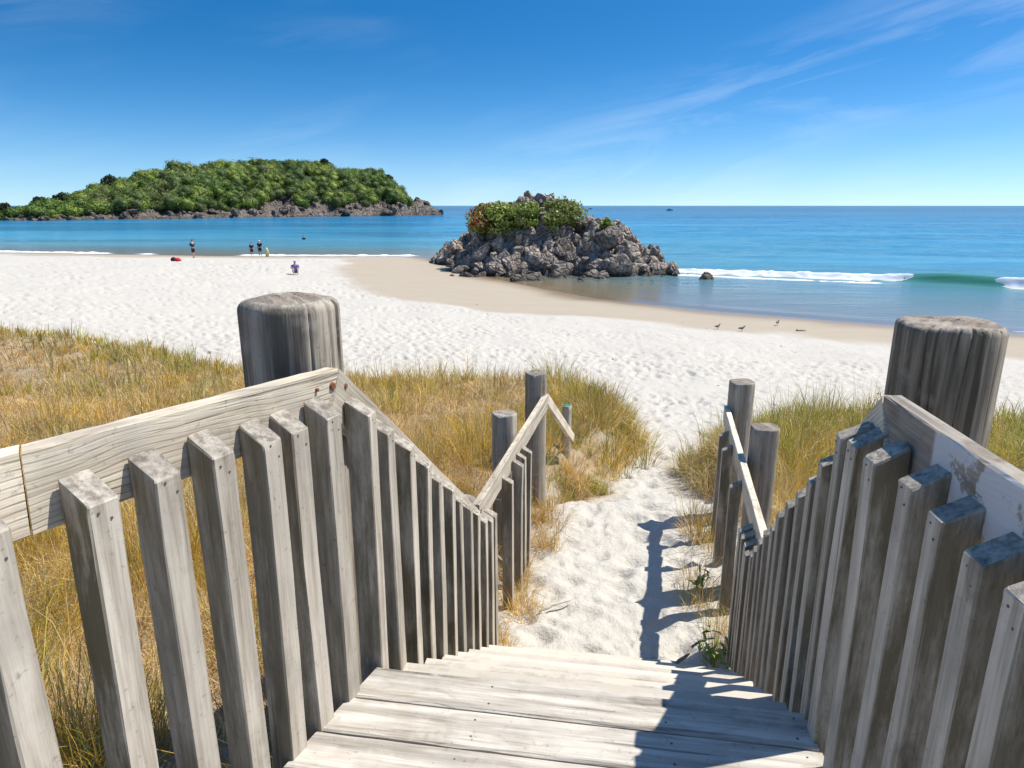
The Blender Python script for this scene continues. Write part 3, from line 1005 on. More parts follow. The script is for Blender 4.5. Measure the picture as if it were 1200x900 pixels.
add_pickets(fence_l, ULA, CL, [1.75 - q for q in (1.49, 1.32, 1.15, 0.984, 0.818, 0.662, 0.514, 0.378, 0.252, 0.126)], False)
add_pickets(fence_l, CL, EL, [0.045 + 0.190 * k for k in range(10)], False)
add_pickets(fence_l, EL, GL, [0.06, 0.17, 0.66, 0.98, 1.14, 1.30], False)
# right side
URA = CR - URD * 1.45 + Vector((0, 0, 0.0))
place_beam('rail', CR, URA, 0.046, 0.15, M['rail_paint'], fence_r, 610, nseg=16)
place_beam('rail', CR + Vector((0.002, 0.014, -0.004)), ER, 0.046, 0.15, M['rail'], fence_r, 611, outward=-1, nseg=16)
place_beam('rail', ER + Vector((0.004, 0.03, 0.01)), GR, 0.046, 0.15, M['rail'], fence_r, 612, outward=-1, nseg=16)
add_pickets(fence_r, URA, CR, [1.45 - 0.035 - 0.1445 * k for k in range(9)][::-1], True, drop=0.075)
add_pickets(fence_r, CR, ER, [0.05 + 0.161 * k for k in range(11)], True)
add_pickets(fence_r, ER, GR, [0.05, 0.16, 0.27, 0.39, 1.06, 1.80, 2.20], True)


def add_post(fence, name, x, y, rad, z0, z1, seed, mats, **kw):
    me = post_mesh('post', rad, z0, z1, seed, mats, **kw)
    o = obj('post', me)
    o.location = Vector((x, y, 0)) - fence.location
    o.rotation_euler = (0, 0, random.uniform(0, 6.28))
    o.parent = fence
    return o


pL = add_post(fence_l, 'post', -0.700, 2.085, 0.153, -1.6, 1.222, 31, [M['post'], M['post_top']], round_=0.035)
pR = add_post(fence_r, 'post', 1.300, 1.952, 0.143, -1.6, 1.168, 47, [M['post_green'], M['post_top']], round_=0.022, cracks=7)
add_post(fence_l, 'post', -0.062, 5.20, 0.102, -2.2, -0.135, 51, [M['smallpost'], M['post_top']], round_=0.012, nseg=40, depth=0.012)
add_post(fence_l, 'post', 0.235, 6.33, 0.105, -2.4, -0.075, 53, [M['smallpost'], M['post_top']], round_=0.012, nseg=40, depth=0.012)
add_post(fence_l, 'post', -0.37, 4.42, 0.112, -2.2, -0.545, 54, [M['smallpost'], M['post_top']], round_=0.015, nseg=40, depth=0.015)
add_post(fence_r, 'post', 1.885, 4.70, 0.104, -2.2, -0.085, 55, [M['smallpost'], M['post_top']], round_=0.012, nseg=40, depth=0.012)
add_post(fence_r, 'post', 2.155, 6.02, 0.118, -2.4, -0.085, 57, [M['smallpost'], M['post_top']], round_=0.012, nseg=40, depth=0.012)
add_post(fence_r, 'post', 1.66, 3.92, 0.10, -2.2, -0.60, 58, [M['smallpost'], M['post_top']], round_=0.012, nseg=40, depth=0.012)
gp = add_post(fence_l, 'post', 0.655, 7.60, 0.055, -2.6, -0.80, 59, [M['smallpost'], M['cap_green']], round_=0.01, nseg=24, depth=0.004)
gp['label'] = 'slim post with a green cap'


# rusty bolts at the corner joints
def bolt(parent, loc, nrm, rad):
    bm = bmesh.new()
    bmesh.ops.create_cone(bm, segments=10, radius1=rad, radius2=rad * 0.75, depth=0.008, cap_ends=True)
    me = bm_mesh('bolt', bm)
    me.materials.append(M['rust'])
    o = obj('bolt', me)
    o.rotation_euler = Vector(nrm).to_track_quat('Z', 'Y').to_euler()
    o.location = Vector(loc) - parent.location
    o.parent = parent


nl_ = Vector((math.cos(RAD(24)), -math.sin(RAD(24)), 0))
for (s, zz, r_) in ((-0.032, 0.985, 0.013), (-0.10, 0.99, 0.006), (-0.10, 0.93, 0.006)):
    q = CL + ULD * s
    bolt(fence_l, (q.x + nl_.x * 0.003, q.y + nl_.y * 0.003, zz), nl_, r_)
nl2 = Vector((math.cos(RAD(9.4)), -math.sin(RAD(9.4)), 0))
q = CL + (EL - CL) * 0.012
bolt(fence_l, (q.x + nl2.x * 0.005, q.y + nl2.y * 0.005 + 0.02, 0.965), nl2, 0.011)
q = EL
bolt(fence_l, (q.x + 0.012, q.y + 0.06, q.z - 0.05), nl2, 0.02)


# ------------------------------------------------------------------ grass
def blades(bx, by, bz, h, w, lean_dir, lean, yaw, colr, tipmul=1.15):
    """arrays of blades -> verts, faces, colours. 5 verts: two at foot, two at middle, one at tip"""
    n = len(bx)
    cx, cy = np.cos(yaw), np.sin(yaw)
    lx, ly = np.cos(lean_dir), np.sin(lean_dir)
    hw = w * 0.5
    mid = 0.55
    V = np.empty((n, 5, 3), np.float32)
    V[:, 0] = np.stack([bx - cx * hw, by - cy * hw, bz], 1)
    V[:, 1] = np.stack([bx + cx * hw, by + cy * hw, bz], 1)
    mx, my, mz = bx + lx * lean * h * 0.32, by + ly * lean * h * 0.32, bz + h * mid * np.cos(lean * 0.5)
    V[:, 2] = np.stack([mx + cx * hw * 0.8, my + cy * hw * 0.8, mz], 1)
    V[:, 3] = np.stack([mx - cx * hw * 0.8, my - cy * hw * 0.8, mz], 1)
    tz = bz + h * np.clip(np.cos(lean * 0.9), 0.05, 1)
    V[:, 4] = np.stack([bx + lx * lean * h * 0.85, by + ly * lean * h * 0.85, tz], 1)
    base = (np.arange(n) * 5)[:, None]
    q = base + np.array([[0, 1, 2, 3]])
    t = base + np.array([[3, 2, 4]])
    cc = np.repeat(colr[:, None, :], 5, 1)
    cc[:, 4] *= tipmul
    return V.reshape(-1, 3), q, t, np.clip(cc.reshape(-1, 3), 0, 1)


STRAW = np.array([(0.68, 0.50, 0.23), (0.74, 0.58, 0.33), (0.56, 0.36, 0.13), (0.64, 0.48, 0.26), (0.44, 0.26, 0.10)])
GOLD = np.array([(0.64, 0.39, 0.045), (0.58, 0.39, 0.055), (0.66, 0.46, 0.09)])
GREEN = np.array([(0.31, 0.33, 0.045), (0.38, 0.36, 0.055), (0.23, 0.27, 0.05), (0.42, 0.38, 0.08)])
SAGE = np.array([(0.44, 0.40, 0.18), (0.52, 0.46, 0.25), (0.34, 0.33, 0.14)])


def make_tussocks(tx, ty, tz, kind, size, nb, wid):
    """kind 0 straw 1 gold 2 green 3 sage"""
    n = len(tx)
    rep = np.repeat(np.arange(n), nb)
    m_ = len(rep)
    rad = size[rep] * 0.36 * np.sqrt(rng.random(m_))
    an = rng.random(m_) * 2 * np.pi
    bx = tx[rep] + rad * np.cos(an)
    by = ty[rep] + rad * np.sin(an)
    h = size[rep] * (0.55 + 0.6 * rng.random(m_))
    lean = np.clip((rad / (size[rep] * 0.36)) * 1.0 + 0.45 * rng.normal(size=m_), -0.2, 1.55)
    lean = np.where(kind[rep] == 0, lean * 1.1 + 0.25, lean * 0.92)
    ld = an + 0.7 * rng.normal(size=m_)
    yaw = rng.random(m_) * np.pi
    pal = [STRAW, GOLD, GREEN, SAGE]
    colr = np.empty((m_, 3))
    for k in range(4):
        mk = kind[rep] == k
        c = pal[k][rng.integers(0, len(pal[k]), mk.sum())]
        mixs = rng.random(mk.sum()) < (0.0, 0.25, 0.30, 0.40)[k]
        c = np.where(mixs[:, None], STRAW[rng.integers(0, 5, mk.sum())], c)
        colr[mk] = c
    tint = 0.62 + 0.7 * rng.random(n)
    colr *= (tint[rep] * (0.85 + 0.3 * rng.random(m_)))[:, None]
    bz = tz[rep] - 0.015
    return blades(bx, by, bz, h, wid[rep] * (0.7 + 0.6 * rng.random(m_)), ld, lean, yaw, colr)


def sample_field(r0, r1, a0, a1, spacing):
    """jittered polar sampling with spacing(r)"""
    out = []
    r = r0
    while r < r1:
        s = spacing(r)
        na = max(1, int((a1 - a0) * r / s))
        a = a0 + (a1 - a0) * (np.arange(na) + rng.random(na)) / na
        rr = r + s * rng.random(na)
        out.append(np.stack([rr * np.sin(a), rr * np.cos(a)], 1))
        r += s
    return np.concatenate(out)


pts = sample_field(0.9, 30, RAD(-60), RAD(58), lambda r: max(0.085, 0.0165 * r))
x, y = pts[:, 0], pts[:, 1]
z, d, e = base_height(x, y)
el_ = signed_poly(x, y, DUNE_L)
cover = fbm(x * 0.55, y * 0.55, 201, 3) + 0.18 * (fbm(x * 2.2, y * 2.2, 207, 2) - 0.5)
edge = e + (fbm(x * 0.9, y * 0.9, 211, 3) - 0.5) * 0.9
keep = (edge > 0.02) & (rng.random(len(x)) < np.where(el_ > 0, np.interp(cover, [0.20, 0.32], [0.75, 1.0]), np.interp(cover, [0.36, 0.52], [0.12, 1.0])))
keep &= ~((np.hypot(x + 0.70, y - 2.085) < 0.2) | (np.hypot(x - 1.285, y - 1.95) < 0.19))
x, y, z, e, el_ = x[keep], y[keep], z[keep], e[keep], el_[keep]
r = np.hypot(x, y)
pn = 0.55 * fbm(x * 0.5 + 5, y * 0.5, 231, 3) + 0.45 * fbm(x * 2.1, y * 2.1, 237, 2)
pn2 = rng.random(len(x))
# greener and more golden near the seaward rim of the dune and on the right-hand side
wd, wvv = worley(x * 1.9 + 0.3 * fbm(x * 3, y * 3, 251, 2), y * 1.9, 253)
rim = (1 - sstep(0.5, 3.2, e)) * (y > 8)
gsel = pn * 0.62 + 0.14 + 0.42 * (wvv - 0.5) + 0.30 * rim + 0.05 * (el_ < 0) + 0.16 * sstep(0.0, 1.5, x) * (y > 6.5) + 0.10 * (pn2 - 0.5)
kind = np.where(gsel > 0.68, 2, np.where(gsel > 0.59, 1, np.where(gsel > 0.51, 3, 0)))
flip = rng.random(len(x)) < 0.06
kind = np.where(flip, rng.integers(0, 4, len(x)), kind)
size = np.where(kind == 0, 0.25, np.where(kind == 3, 0.30, 0.43)) * (0.7 + 0.6 * rng.random(len(x)))
size *= np.interp(r, [1, 3, 8, 25], [0.85, 0.95, 1.0, 1.15]) * np.interp(wd, [0, 0.25, 0.5, 0.8], [1.7, 1.25, 0.72, 0.5]) * (0.7 + 0.5 * wvv)
size *= np.interp(e, [0, 0.5, 1.2], [0.6, 0.85, 1.0])
nb = np.interp(r, [1, 4, 12, 25], [34, 34, 28, 24]).astype(int)
wid = np.maximum(0.0035, 0.00075 * r)
V, Q, T, colr = make_tussocks(x, y, z, kind, size, nb, wid)
me = np_mesh('dune_grass', V, [Q, T], {'col': colr}, smooth=False)
g = obj('dune_grass', me, M['grass'])
tag(g, 'dry straw and green dune grass covering the dunes on both sides of the path', 'grass', kind='stuff')


def tussock_thing(label, spots, name='grass_tussock'):
    """spots: (x, y, size, kind, blades)"""
    a = np.array([s[:5] for s in spots], float)
    zz = np.array([ground_z(px, py) for px, py in a[:, :2]])
    cx, cy, cz = a[0, 0], a[0, 1], zz[0]
    o = thing(name, label, 'grass', (cx, cy, cz))
    V, Q, T, colr = make_tussocks(a[:, 0] - cx, a[:, 1] - cy, zz - cz, a[:, 3].astype(int), a[:, 2], a[:, 4].astype(int),
                                  np.maximum(0.0035, 0.0008 * np.hypot(a[:, 0], a[:, 1])))
    obj('blades', np_mesh('blades', V, [Q, T], {'col': colr}, smooth=False), M['grass'], o)
    return o


def cluster(x0, y0, rx, ry, n, s0, s1, kinds, nb):
    out = []
    for _ in range(n):
        a_, q_ = random.uniform(0, 6.28), math.sqrt(random.random())
        out.append((x0 + rx * q_ * math.cos(a_), y0 + ry * q_ * math.sin(a_), random.uniform(s0, s1), random.choice(kinds), nb))
    return out


tussock_thing('tall green dune grass clump left of the narrow path beyond the handrail', cluster(1.35, 9.7, 0.75, 1.5, 60, 0.32, 0.62, [2, 2, 1, 0], 60))
tussock_thing('small bright green plant on the sand edge left of the narrow path', cluster(1.02, 7.55, 0.16, 0.16, 9, 0.14, 0.26, [2], 50))
tussock_thing('low green and straw grass below the sloping loose handrail end', cluster(0.55, 7.15, 0.3, 0.35, 16, 0.2, 0.38, [2, 1, 0, 0], 60))
tussock_thing('pale silvery grass clump right of the path where posts cast a shadow', cluster(2.55, 7.9, 0.42, 0.8, 40, 0.30, 0.52, [3, 3, 0, 2], 60))
tussock_thing('dry brown grass at the foot of the left lower pickets', cluster(0.02, 4.55, 0.13, 0.42, 14, 0.16, 0.30, [0, 0, 1], 60)
              + cluster(0.30, 5.75, 0.12, 0.45, 12, 0.16, 0.34, [0, 0, 1], 60))
tussock_thing('thin straw and green grass along the sand inside the right lower pickets', cluster(1.45, 4.35, 0.14, 0.6, 18, 0.16, 0.36, [0, 3, 2, 1], 34)
              + cluster(1.75, 5.6, 0.14, 0.45, 12, 0.2, 0.42, [0, 1, 2], 34))
tussock_thing('orange dry grass tuft where the left pickets meet the sand', cluster(-0.07, 4.02, 0.06, 0.12, 7, 0.10, 0.2, [1, 0], 44))


# ------------------------------------------------------------------ leafy beach weed by the right pickets
def weed(label, x, y, nstem, hgt, seed):
    r = random.Random(seed)
    z0 = ground_z(x, y)
    o = thing('beach_weed', label, 'plant', (x, y, z0))
    bm = bmesh.new()
    prof = [(0, 0.0), (0.25, 0.10), (0.55, 0.12), (0.85, 0.06), (1.0, 0.0)]
    lv = []
    for (t, w) in prof:
        zz = 0.18 * math.sin(t * 2.2)
        if w == 0:
            lv.append([bm.verts.new((t, 0, zz))])
        else:
            lv.append([bm.verts.new((t, -w, zz + 0.03)), bm.verts.new((t, 0, zz)), bm.verts.new((t, w, zz + 0.03))])
    for a, b2 in zip(lv[:-1], lv[1:]):
        if len(a) == 1:
            bm.faces.new((a[0], b2[0], b2[1]))
            bm.faces.new((a[0], b2[1], b2[2]))
        elif len(b2) == 1:
            bm.faces.new((a[0], b2[0], a[1]))
            bm.faces.new((a[1], b2[0], a[2]))
        else:
            bm.faces.new((a[0], b2[0], b2[1], a[1]))
            bm.faces.new((a[1], b2[1], b2[2], a[2]))
    lme = bm_mesh('leaf', bm, True)
    lme.materials.append(M['weedleaf'])
    for s in range(nstem):
        a = r.uniform(0, 6.28)
        ln = r.uniform(0.1, 0.75)
        L = hgt * r.uniform(0.6, 1.1)
        pts_ = [Vector((0.02 * math.cos(a), 0.02 * math.sin(a), -0.02))]
        for k in range(1, 5):
            f = k / 4
            pts_.append(Vector((math.cos(a) * ln * L * f ** 1.4, math.sin(a) * ln * L * f ** 1.4, L * f * (1 - 0.25 * ln * f))))
        bm = bmesh.new()
        rings = []
        for k, p in enumerate(pts_):
            rr = 0.0045 * (1 - 0.16 * k)
            rings.append([bm.verts.new(p + Vector((rr * math.cos(q * 1.2566), rr * math.sin(q * 1.2566), 0))) for q in range(5)])
        for a1, b1 in zip(rings[:-1], rings[1:]):
            for q in range(5):
                bm.faces.new((a1[q], a1[(q + 1) % 5], b1[(q + 1) % 5], b1[q]))
        bm.faces.new(rings[-1])
        sme = bm_mesh('stem', bm, True)
        sme.materials.append(M['weedleaf'])
        so = obj('stem', sme, None, o)
        for k in range(7):
            f = r.uniform(0.3, 1.0)
            i0 = min(3, int(f * 4))
            p = pts_[i0].lerp(pts_[i0 + 1], f * 4 - i0)
            lo_ = obj('leaf', lme, None, so, p)
            sc_ = r.uniform(0.05, 0.10)
            lo_.scale = (sc_, sc_, sc_)
            lo_.rotation_euler = (r.uniform(-0.4, 0.4), r.uniform(-0.9, 0.2), r.uniform(0, 6.28))
    return o


m, nt, b = material('weed_leaf')
oi = node(nt, 'ShaderNodeObjectInfo')
nt.links.new(mixc(nt, oi.outputs['Random'], (0.13, 0.23, 0.04), (0.34, 0.39, 0.09)), b.inputs['Base Color'])
b.inputs['Roughness'].default_value = 0.5
M['weedleaf'] = m
weed('leafy green weed growing against the right pickets at the foot of the steps', 1.33, 3.72, 8, 0.34, 5)
weed('small leafy weed inside the right handrail, further down the path', 1.47, 4.6, 5, 0.24, 9)


def stick(label, a, b2, rad, seed):
    r = random.Random(seed)
    a, b2 = Vector(a), Vector(b2)
    o = thing('stick', label, 'stick', a)
    bm = bmesh.new()
    n = 7
    rings = []
    ax = (b2 - a)
    sd = Vector((-ax.y, ax.x, 0)).normalized()
    for k in range(n + 1):
        f = k / n
        p = ax * f + sd * (r.uniform(-0.25, 0.25) * rad * 3) + Vector((0, 0, r.uniform(0, 0.6) * rad))
        rr = rad * (1 - 0.5 * f)
        up = Vector((0, 0, 1))
        rings.append([bm.verts.new(p + sd * rr * math.cos(q * 1.047) + up * rr * math.sin(q * 1.047)) for q in range(6)])
    for a1, b1 in zip(rings[:-1], rings[1:]):
        for q in range(6):
            bm.faces.new((a1[q], a1[(q + 1) % 6], b1[(q + 1) % 6], b1[q]))
    bm.faces.new(rings[0][::-1])
    bm.faces.new(rings[-1])
    me = bm_mesh('twig', bm, True)
    me.materials.append(M['drift'])
    obj('twig', me, None, o)
    return o


stick('dark curved stick on the sand beside the leafy weed', (1.02, 3.66, -1.38), (1.24, 3.80, -1.28), 0.016, 3)
stick('thin pale twig lying on the trodden sand left of centre', (0.20, 4.36, -1.425), (0.46, 4.50, -1.415), 0.008, 4)


# ------------------------------------------------------------------ bits of weed and shell strewn over the beach
def debris():
    pts_ = sample_field(9, 48, RAD(-46), RAD(46), lambda q: 0.055 * q)
    x_, y_ = pts_[:, 0], pts_[:, 1]
    z_, d_, e_ = base_height(x_, y_)
    lim = 6.6 + 6.0 * np.exp(-((x_ + 4) ** 2 / 130 + (y_ - 44) ** 2 / 260))
    near_line = np.exp(-((d_ - lim) / 1.6) ** 2)
    kp = (e_ < -0.3) & (d_ > 2.0) & (rng.random(len(x_)) < 0.10 + 0.5 * near_line)
    x_, y_, z_ = x_[kp], y_[kp], z_[kp]
    VV_, FF_ = [], []
    base = np.array([(1, 0, 0), (0.3, 0.9, 0), (-0.8, 0.6, 0), (-0.8, -0.6, 0), (0.3, -0.9, 0), (0, 0, 1)])
    fc = [(0, 1, 5), (1, 2, 5), (2, 3, 5), (3, 4, 5), (4, 0, 5)]
    for i in range(len(x_)):
        a_ = random.uniform(0, 6.28)
        sz = random.uniform(0.02, 0.075)
        st_ = random.uniform(0.4, 1.0)
        k_ = len(VV_)
        for (bx1, by1, bz1) in base:
            jx, jy = bx1 * random.uniform(0.6, 1.3), by1 * st_ * random.uniform(0.6, 1.3)
            VV_.append((x_[i] + sz * (jx * math.cos(a_) - jy * math.sin(a_)), y_[i] + sz * (jx * math.sin(a_) + jy * math.cos(a_)), z_[i] - 0.012 + bz1 * (sz * 0.45 + 0.012)))
        FF_ += [tuple(k_ + q for q in f) for f in fc]
    o = obj('beach_debris', np_mesh('beach_debris', np.array(VV_), [np.array(FF_)], smooth=False), simple('dried_seaweed', (0.10, 0.075, 0.05), 0.9, var=0.6, scale=1.5))
    tag(o, 'scattered bits of dried seaweed and shell on the beach', 'debris', kind='stuff')


debris()


# ------------------------------------------------------------------ foliage helper
def leaf_cloud(centers, radii, n_each, size, cols, squash=0.8, shell=0.55, spread=0.22, jit=0.75, cvar=0.28):
    """random leaf quads filling ellipsoid shells; returns V, F, colours"""
    centers, radii, cols = np.asarray(centers, float), np.asarray(radii, float), np.asarray(cols, float)
    n = len(centers)
    rep = np.repeat(np.arange(n), n_each)
    m_ = len(rep)
    dv = rng.normal(size=(m_, 3))
    dv /= np.linalg.norm(dv, axis=1)[:, None]
    rad = radii[rep] * (shell + (1 - shell) * rng.random(m_) ** 0.7) * (1 + spread * (rng.random(m_) - 0.5))
    pos = centers[rep] + dv * rad[:, None] * np.array([1, 1, squash])
    nv = dv + jit * rng.normal(size=(m_, 3))
    nv /= np.linalg.norm(nv, axis=1)[:, None]
    up = rng.normal(size=(m_, 3))
    ux = np.cross(nv, up)
    ux /= np.linalg.norm(ux, axis=1)[:, None] + 1e-9
    uy = np.cross(nv, ux)
    sz = (size if np.isscalar(size) else np.asarray(size)[rep]) * (0.6 + 0.8 * rng.random(m_))
    ux, uy = ux * sz[:, None] * 0.5, uy * sz[:, None] * 0.32
    V = np.stack([pos - ux, pos + uy, pos + ux, pos - uy], 1).reshape(-1, 3)
    F = (np.arange(m_) * 4)[:, None] + np.array([[0, 1, 2, 3]])
    cc = cols[rep] * (1 - cvar + 2 * cvar * rng.random((m_, 1)))
    return V, F, np.repeat(cc, 4, 0)


def tapered(p0, p1, r0, r1, n=7, seg=4, wob=0.0, seed=0):
    r = random.Random(seed)
    p0, p1 = Vector(p0), Vector(p1)
    ax = (p1 - p0).normalized()
    sx = ax.orthogonal().normalized()
    sy = ax.cross(sx)
    bm_v, bm_f = [], []
    for k in range(seg + 1):
        f = k / seg
        c = p0.lerp(p1, f) + (sx * r.uniform(-wob, wob) + sy * r.uniform(-wob, wob)) * (1 if 0 < k < seg else 0)
        rr = r0 + (r1 - r0) * f
        for q in range(n):
            a = 2 * math.pi * q / n
            bm_v.append(tuple(c + sx * rr * math.cos(a) + sy * rr * math.sin(a)))
    for k in range(seg):
        for q in range(n):
            bm_f.append((k * n + q, k * n + (q + 1) % n, (k + 1) * n + (q + 1) % n, (k + 1) * n + q))
    return bm_v, bm_f


M['bark'] = simple('bark', (0.10, 0.075, 0.055), 0.9, var=0.4, scale=3)


def tree(name, label, cat, base, height, rad, cols, nclump, nleaf, lsize, seed, group=None, squash=0.8, flowers=None, trunk_r=None):
    r = random.Random(seed)
    o = thing(name, label, cat, base, group=group)
    tr = trunk_r or 0.035 * height
    V, F = [], []

    def add(vf):
        k = len(V)
        V.extend(vf[0])
        F.extend([tuple(i + k for i in f) for f in vf[1]])
    ch = height - rad * squash
    add(tapered((0, 0, -0.3 * rad), (0, 0, ch * 0.7), tr, tr * 0.7, wob=tr * 0.4, seed=seed))
    cen, rd, cc = [], [], []
    for k in range(nclump):
        a = r.uniform(0, 6.28)
        el2 = r.uniform(-0.35, 1.0)
        q = rad * r.uniform(0.35, 0.72)
        c = Vector((math.cos(a) * q * math.sqrt(max(0, 1 - max(0, el2) ** 2)), math.sin(a) * q * math.sqrt(max(0, 1 - max(0, el2) ** 2)), ch + el2 * rad * squash * 0.75))
        cen.append(c)
        rd.append(rad * r.uniform(0.28, 0.46))
        cc.append(r.choice(cols))
        if k < 9:
            add(tapered((0, 0, ch * 0.6), c, tr * 0.55, tr * 0.12, n=5, seg=3, wob=tr * 0.5, seed=seed + k))
    obj('trunk', np_mesh('trunk', np.array(V), [np.array(F)]), M['bark'], o)
    v_, f_, c_ = leaf_cloud(cen, rd, nleaf, lsize, cc, squash, shell=0.35)
    obj('crown', np_mesh('crown', v_, [f_], {'col': c_}, smooth=False), M['leaf'], o)
    if flowers:
        sel = [c for c in cen if flowers[1](c)]
        v_, f_, c_ = leaf_cloud(sel, [rad * 0.34] * len(sel), flowers[2], lsize * 1.1, [flowers[0]] * len(sel), squash, shell=0.8)
        obj('flowers', np_mesh('flowers', v_, [f_], {'col': c_}, smooth=False), M['leaf'], o)
    return o


# ------------------------------------------------------------------ rock islet
def islet_h(x, y):
    """height above sea of the islet core"""
    def cone(cx, cy, rx, ry, rot, h, p):
        dx, dy = x - cx, y - cy
        c, s = math.cos(rot), math.sin(rot)
        u, v = (dx * c + dy * s) / rx, (-dx * s + dy * c) / ry
        q = np.sqrt(u * u + v * v)
        return h * np.clip(1 - q ** p, -0.4, 1)
    rot = math.atan2(-17, 19.5)
    h = np.maximum.reduce([
        cone(1.9, 56.0, 6.6, 6.2, rot, 5.6, 1.9),
        cone(7.0, 53.4, 4.9, 4.4, rot, 4.5, 1.35),
        cone(-2.6, 60.0, 5.2, 4.4, rot, 3.0, 1.4),
        cone(9.9, 51.6, 2.9, 2.5, rot, 1.9, 1.3),
        cone(-0.5, 53.0, 4.4, 4.0, rot, 2.6, 1.6),
        cone(-5.2, 64.4, 2.6, 2.2, rot, 1.3, 1.3)])
    rid = 1 - np.abs(2 * fbm(x * 0.55, y * 0.55, 301, 3) - 1)
    w, _ = worley(x * 0.75, y * 0.75, 311)
    w2, _ = worley(x * 1.7, y * 1.7, 317)
    return h + (rid - 0.7) * 1.7 * sstep(-0.3, 1.0, h) - 0.85 * w * sstep(-0.3, 0.8, h) - 0.38 * w2 + 0.30 + (fbm(x * 2.5, y * 2.5, 321, 3) - 0.5) * 0.8


islet = thing('rock_islet', 'rugged grey boulder islet with green shrubs at the water edge', 'rock', (2.5, 55.5, SEA))
gx, gy = np.meshgrid(np.linspace(-11, 16, 260), np.linspace(45, 71, 235), indexing='ij')
gh = islet_h(gx.ravel(), gy.ravel())
V = np.stack([gx.ravel() - 2.5, gy.ravel() - 55.5, gh - 0.1], 1)
F = grid_faces(260, 235)[:, ::-1]
F = F[(gh[F] > -0.9).any(1)]
used, inv = np.unique(F, return_inverse=True)
obj('rock_core', np_mesh('rock_core', V[used], [inv.reshape(-1, 4)], smooth=False), M['rock'], islet)


def boulder_mesh(seed):
    bm = bmesh.new()
    bmesh.ops.create_icosphere(bm, subdivisions=3, radius=1.0)
    r = random.Random(seed)
    planes = []
    for _ in range(15):
        nv = Vector((r.gauss(0, 1), r.gauss(0, 1), r.gauss(0, 1))).normalized()
        planes.append((nv, r.uniform(0.42, 0.82)))
    co = np.array([v.co for v in bm.verts])
    s1, s2 = r.uniform(0, 50), r.uniform(0, 50)
    for v in bm.verts:
        p = v.co.copy()
        for nv, dd in planes:
            k = p.dot(nv)
            if k > dd:
                p -= nv * (k - dd) * 0.96
        q = Vector((p.x * 2.2 + s1, p.y * 2.2 + s2, p.z * 2.2))
        from mathutils import noise as mn
        k = mn.fractal(q, 1.0, 2.0, 4)
        v.co = p * (1 + 0.11 * k)
    me = bm_mesh('boulder', bm, False)
    me.materials.append(M['rock'])
    return me


BOULD = [boulder_mesh(700 + i) for i in range(9)]
bpos = []
r = random.Random(77)
cand = 0
while len(bpos) < 230 and cand < 9000:
    cand += 1
    x0, y0 = r.uniform(-9.5, 14.2), r.uniform(46, 70)
    h0 = float(islet_h(np.array([x0]), np.array([y0]))[0])
    if h0 < -0.25 or x0 / y0 < -0.108:
        continue
    # prefer the seaward-facing front seen from the beach
    vis = (y0 - 55.5) * 0.75 + (x0 - 2.5) * 0.66
    if vis > 3.5 and r.random() < 0.85:
        continue
    big = h0 < 2.8
    sz = r.uniform(0.4, 0.9) if r.random() < 0.6 else r.uniform(0.9, 1.6)
    if h0 > 4.0 or x0 > 9.0 or x0 < -3.8:
        sz *= 0.6
    if any(math.hypot(x0 - a[0], y0 - a[1]) < 0.5 * (sz + a[3]) for a in bpos):
        continue
    bpos.append((x0, y0, h0, sz))
bpos.append((12.1, 50.4, 0.15, 0.5))
for i, (x0, y0, h0, sz) in enumerate(bpos):
    o = obj('boulder', BOULD[i % 9], None, islet, (x0 - 2.5, y0 - 55.5, max(h0, -0.1) - 0.12 * sz))
    o.scale = (sz * r.uniform(0.75, 1.5), sz * r.uniform(0.7, 1.1), sz * r.uniform(0.6, 1.15))
    o.rotation_euler = (r.uniform(-0.6, 0.6), 0.35 + r.uniform(-0.5, 0.5), -0.72 + r.uniform(-0.6, 0.6) + (math.pi if r.random() < 0.5 else 0))


def on_islet(x, y, dz=0.0):
    return (x, y, SEA + float(islet_h(np.array([x]), np.array([y]))[0]) + dz)


G1 = [(0.20, 0.28, 0.05), (0.27, 0.33, 0.07), (0.14, 0.20, 0.04), (0.33, 0.35, 0.11)]
tree('coastal_tree', 'green spreading tree with red blossom on the left shoulder of the rock islet', 'tree', on_islet(-1.2, 53.7, -0.35), 2.6, 2.5, G1, 50, 190, 0.25, 811,
     flowers=((0.30, 0.02, 0.02), lambda c: c.x < -0.5 and c.z > 1.1, 130), squash=0.62)
tree('coastal_shrub', 'low bright green shrub hanging below the red blossom tree on the islet', 'shrub', on_islet(0.8, 52.2, -0.35), 2.0, 1.7, G1, 24, 150, 0.24, 812, squash=0.7)
tree('coastal_shrub', 'olive green shrub near the summit of the rock islet', 'shrub', on_islet(3.9, 53.7, -0.45), 2.2, 2.0, [(0.25, 0.29, 0.08), (0.18, 0.21, 0.06), (0.25, 0.25, 0.09)], 24, 150, 0.24, 813, squash=0.7)
tree('coastal_shrub', 'small olive shrub right below the islet summit, facing the beach', 'shrub', on_islet(3.2, 52.3, -0.2), 1.5, 1.3, [(0.25, 0.29, 0.08), (0.18, 0.21, 0.06)], 18, 130, 0.22, 814)
tree('coastal_shrub', 'tiny green shrub on the right hand hump of the rock islet', 'shrub', on_islet(7.2, 51.9, -0.2), 0.8, 0.6, G1, 8, 90, 0.18, 815)

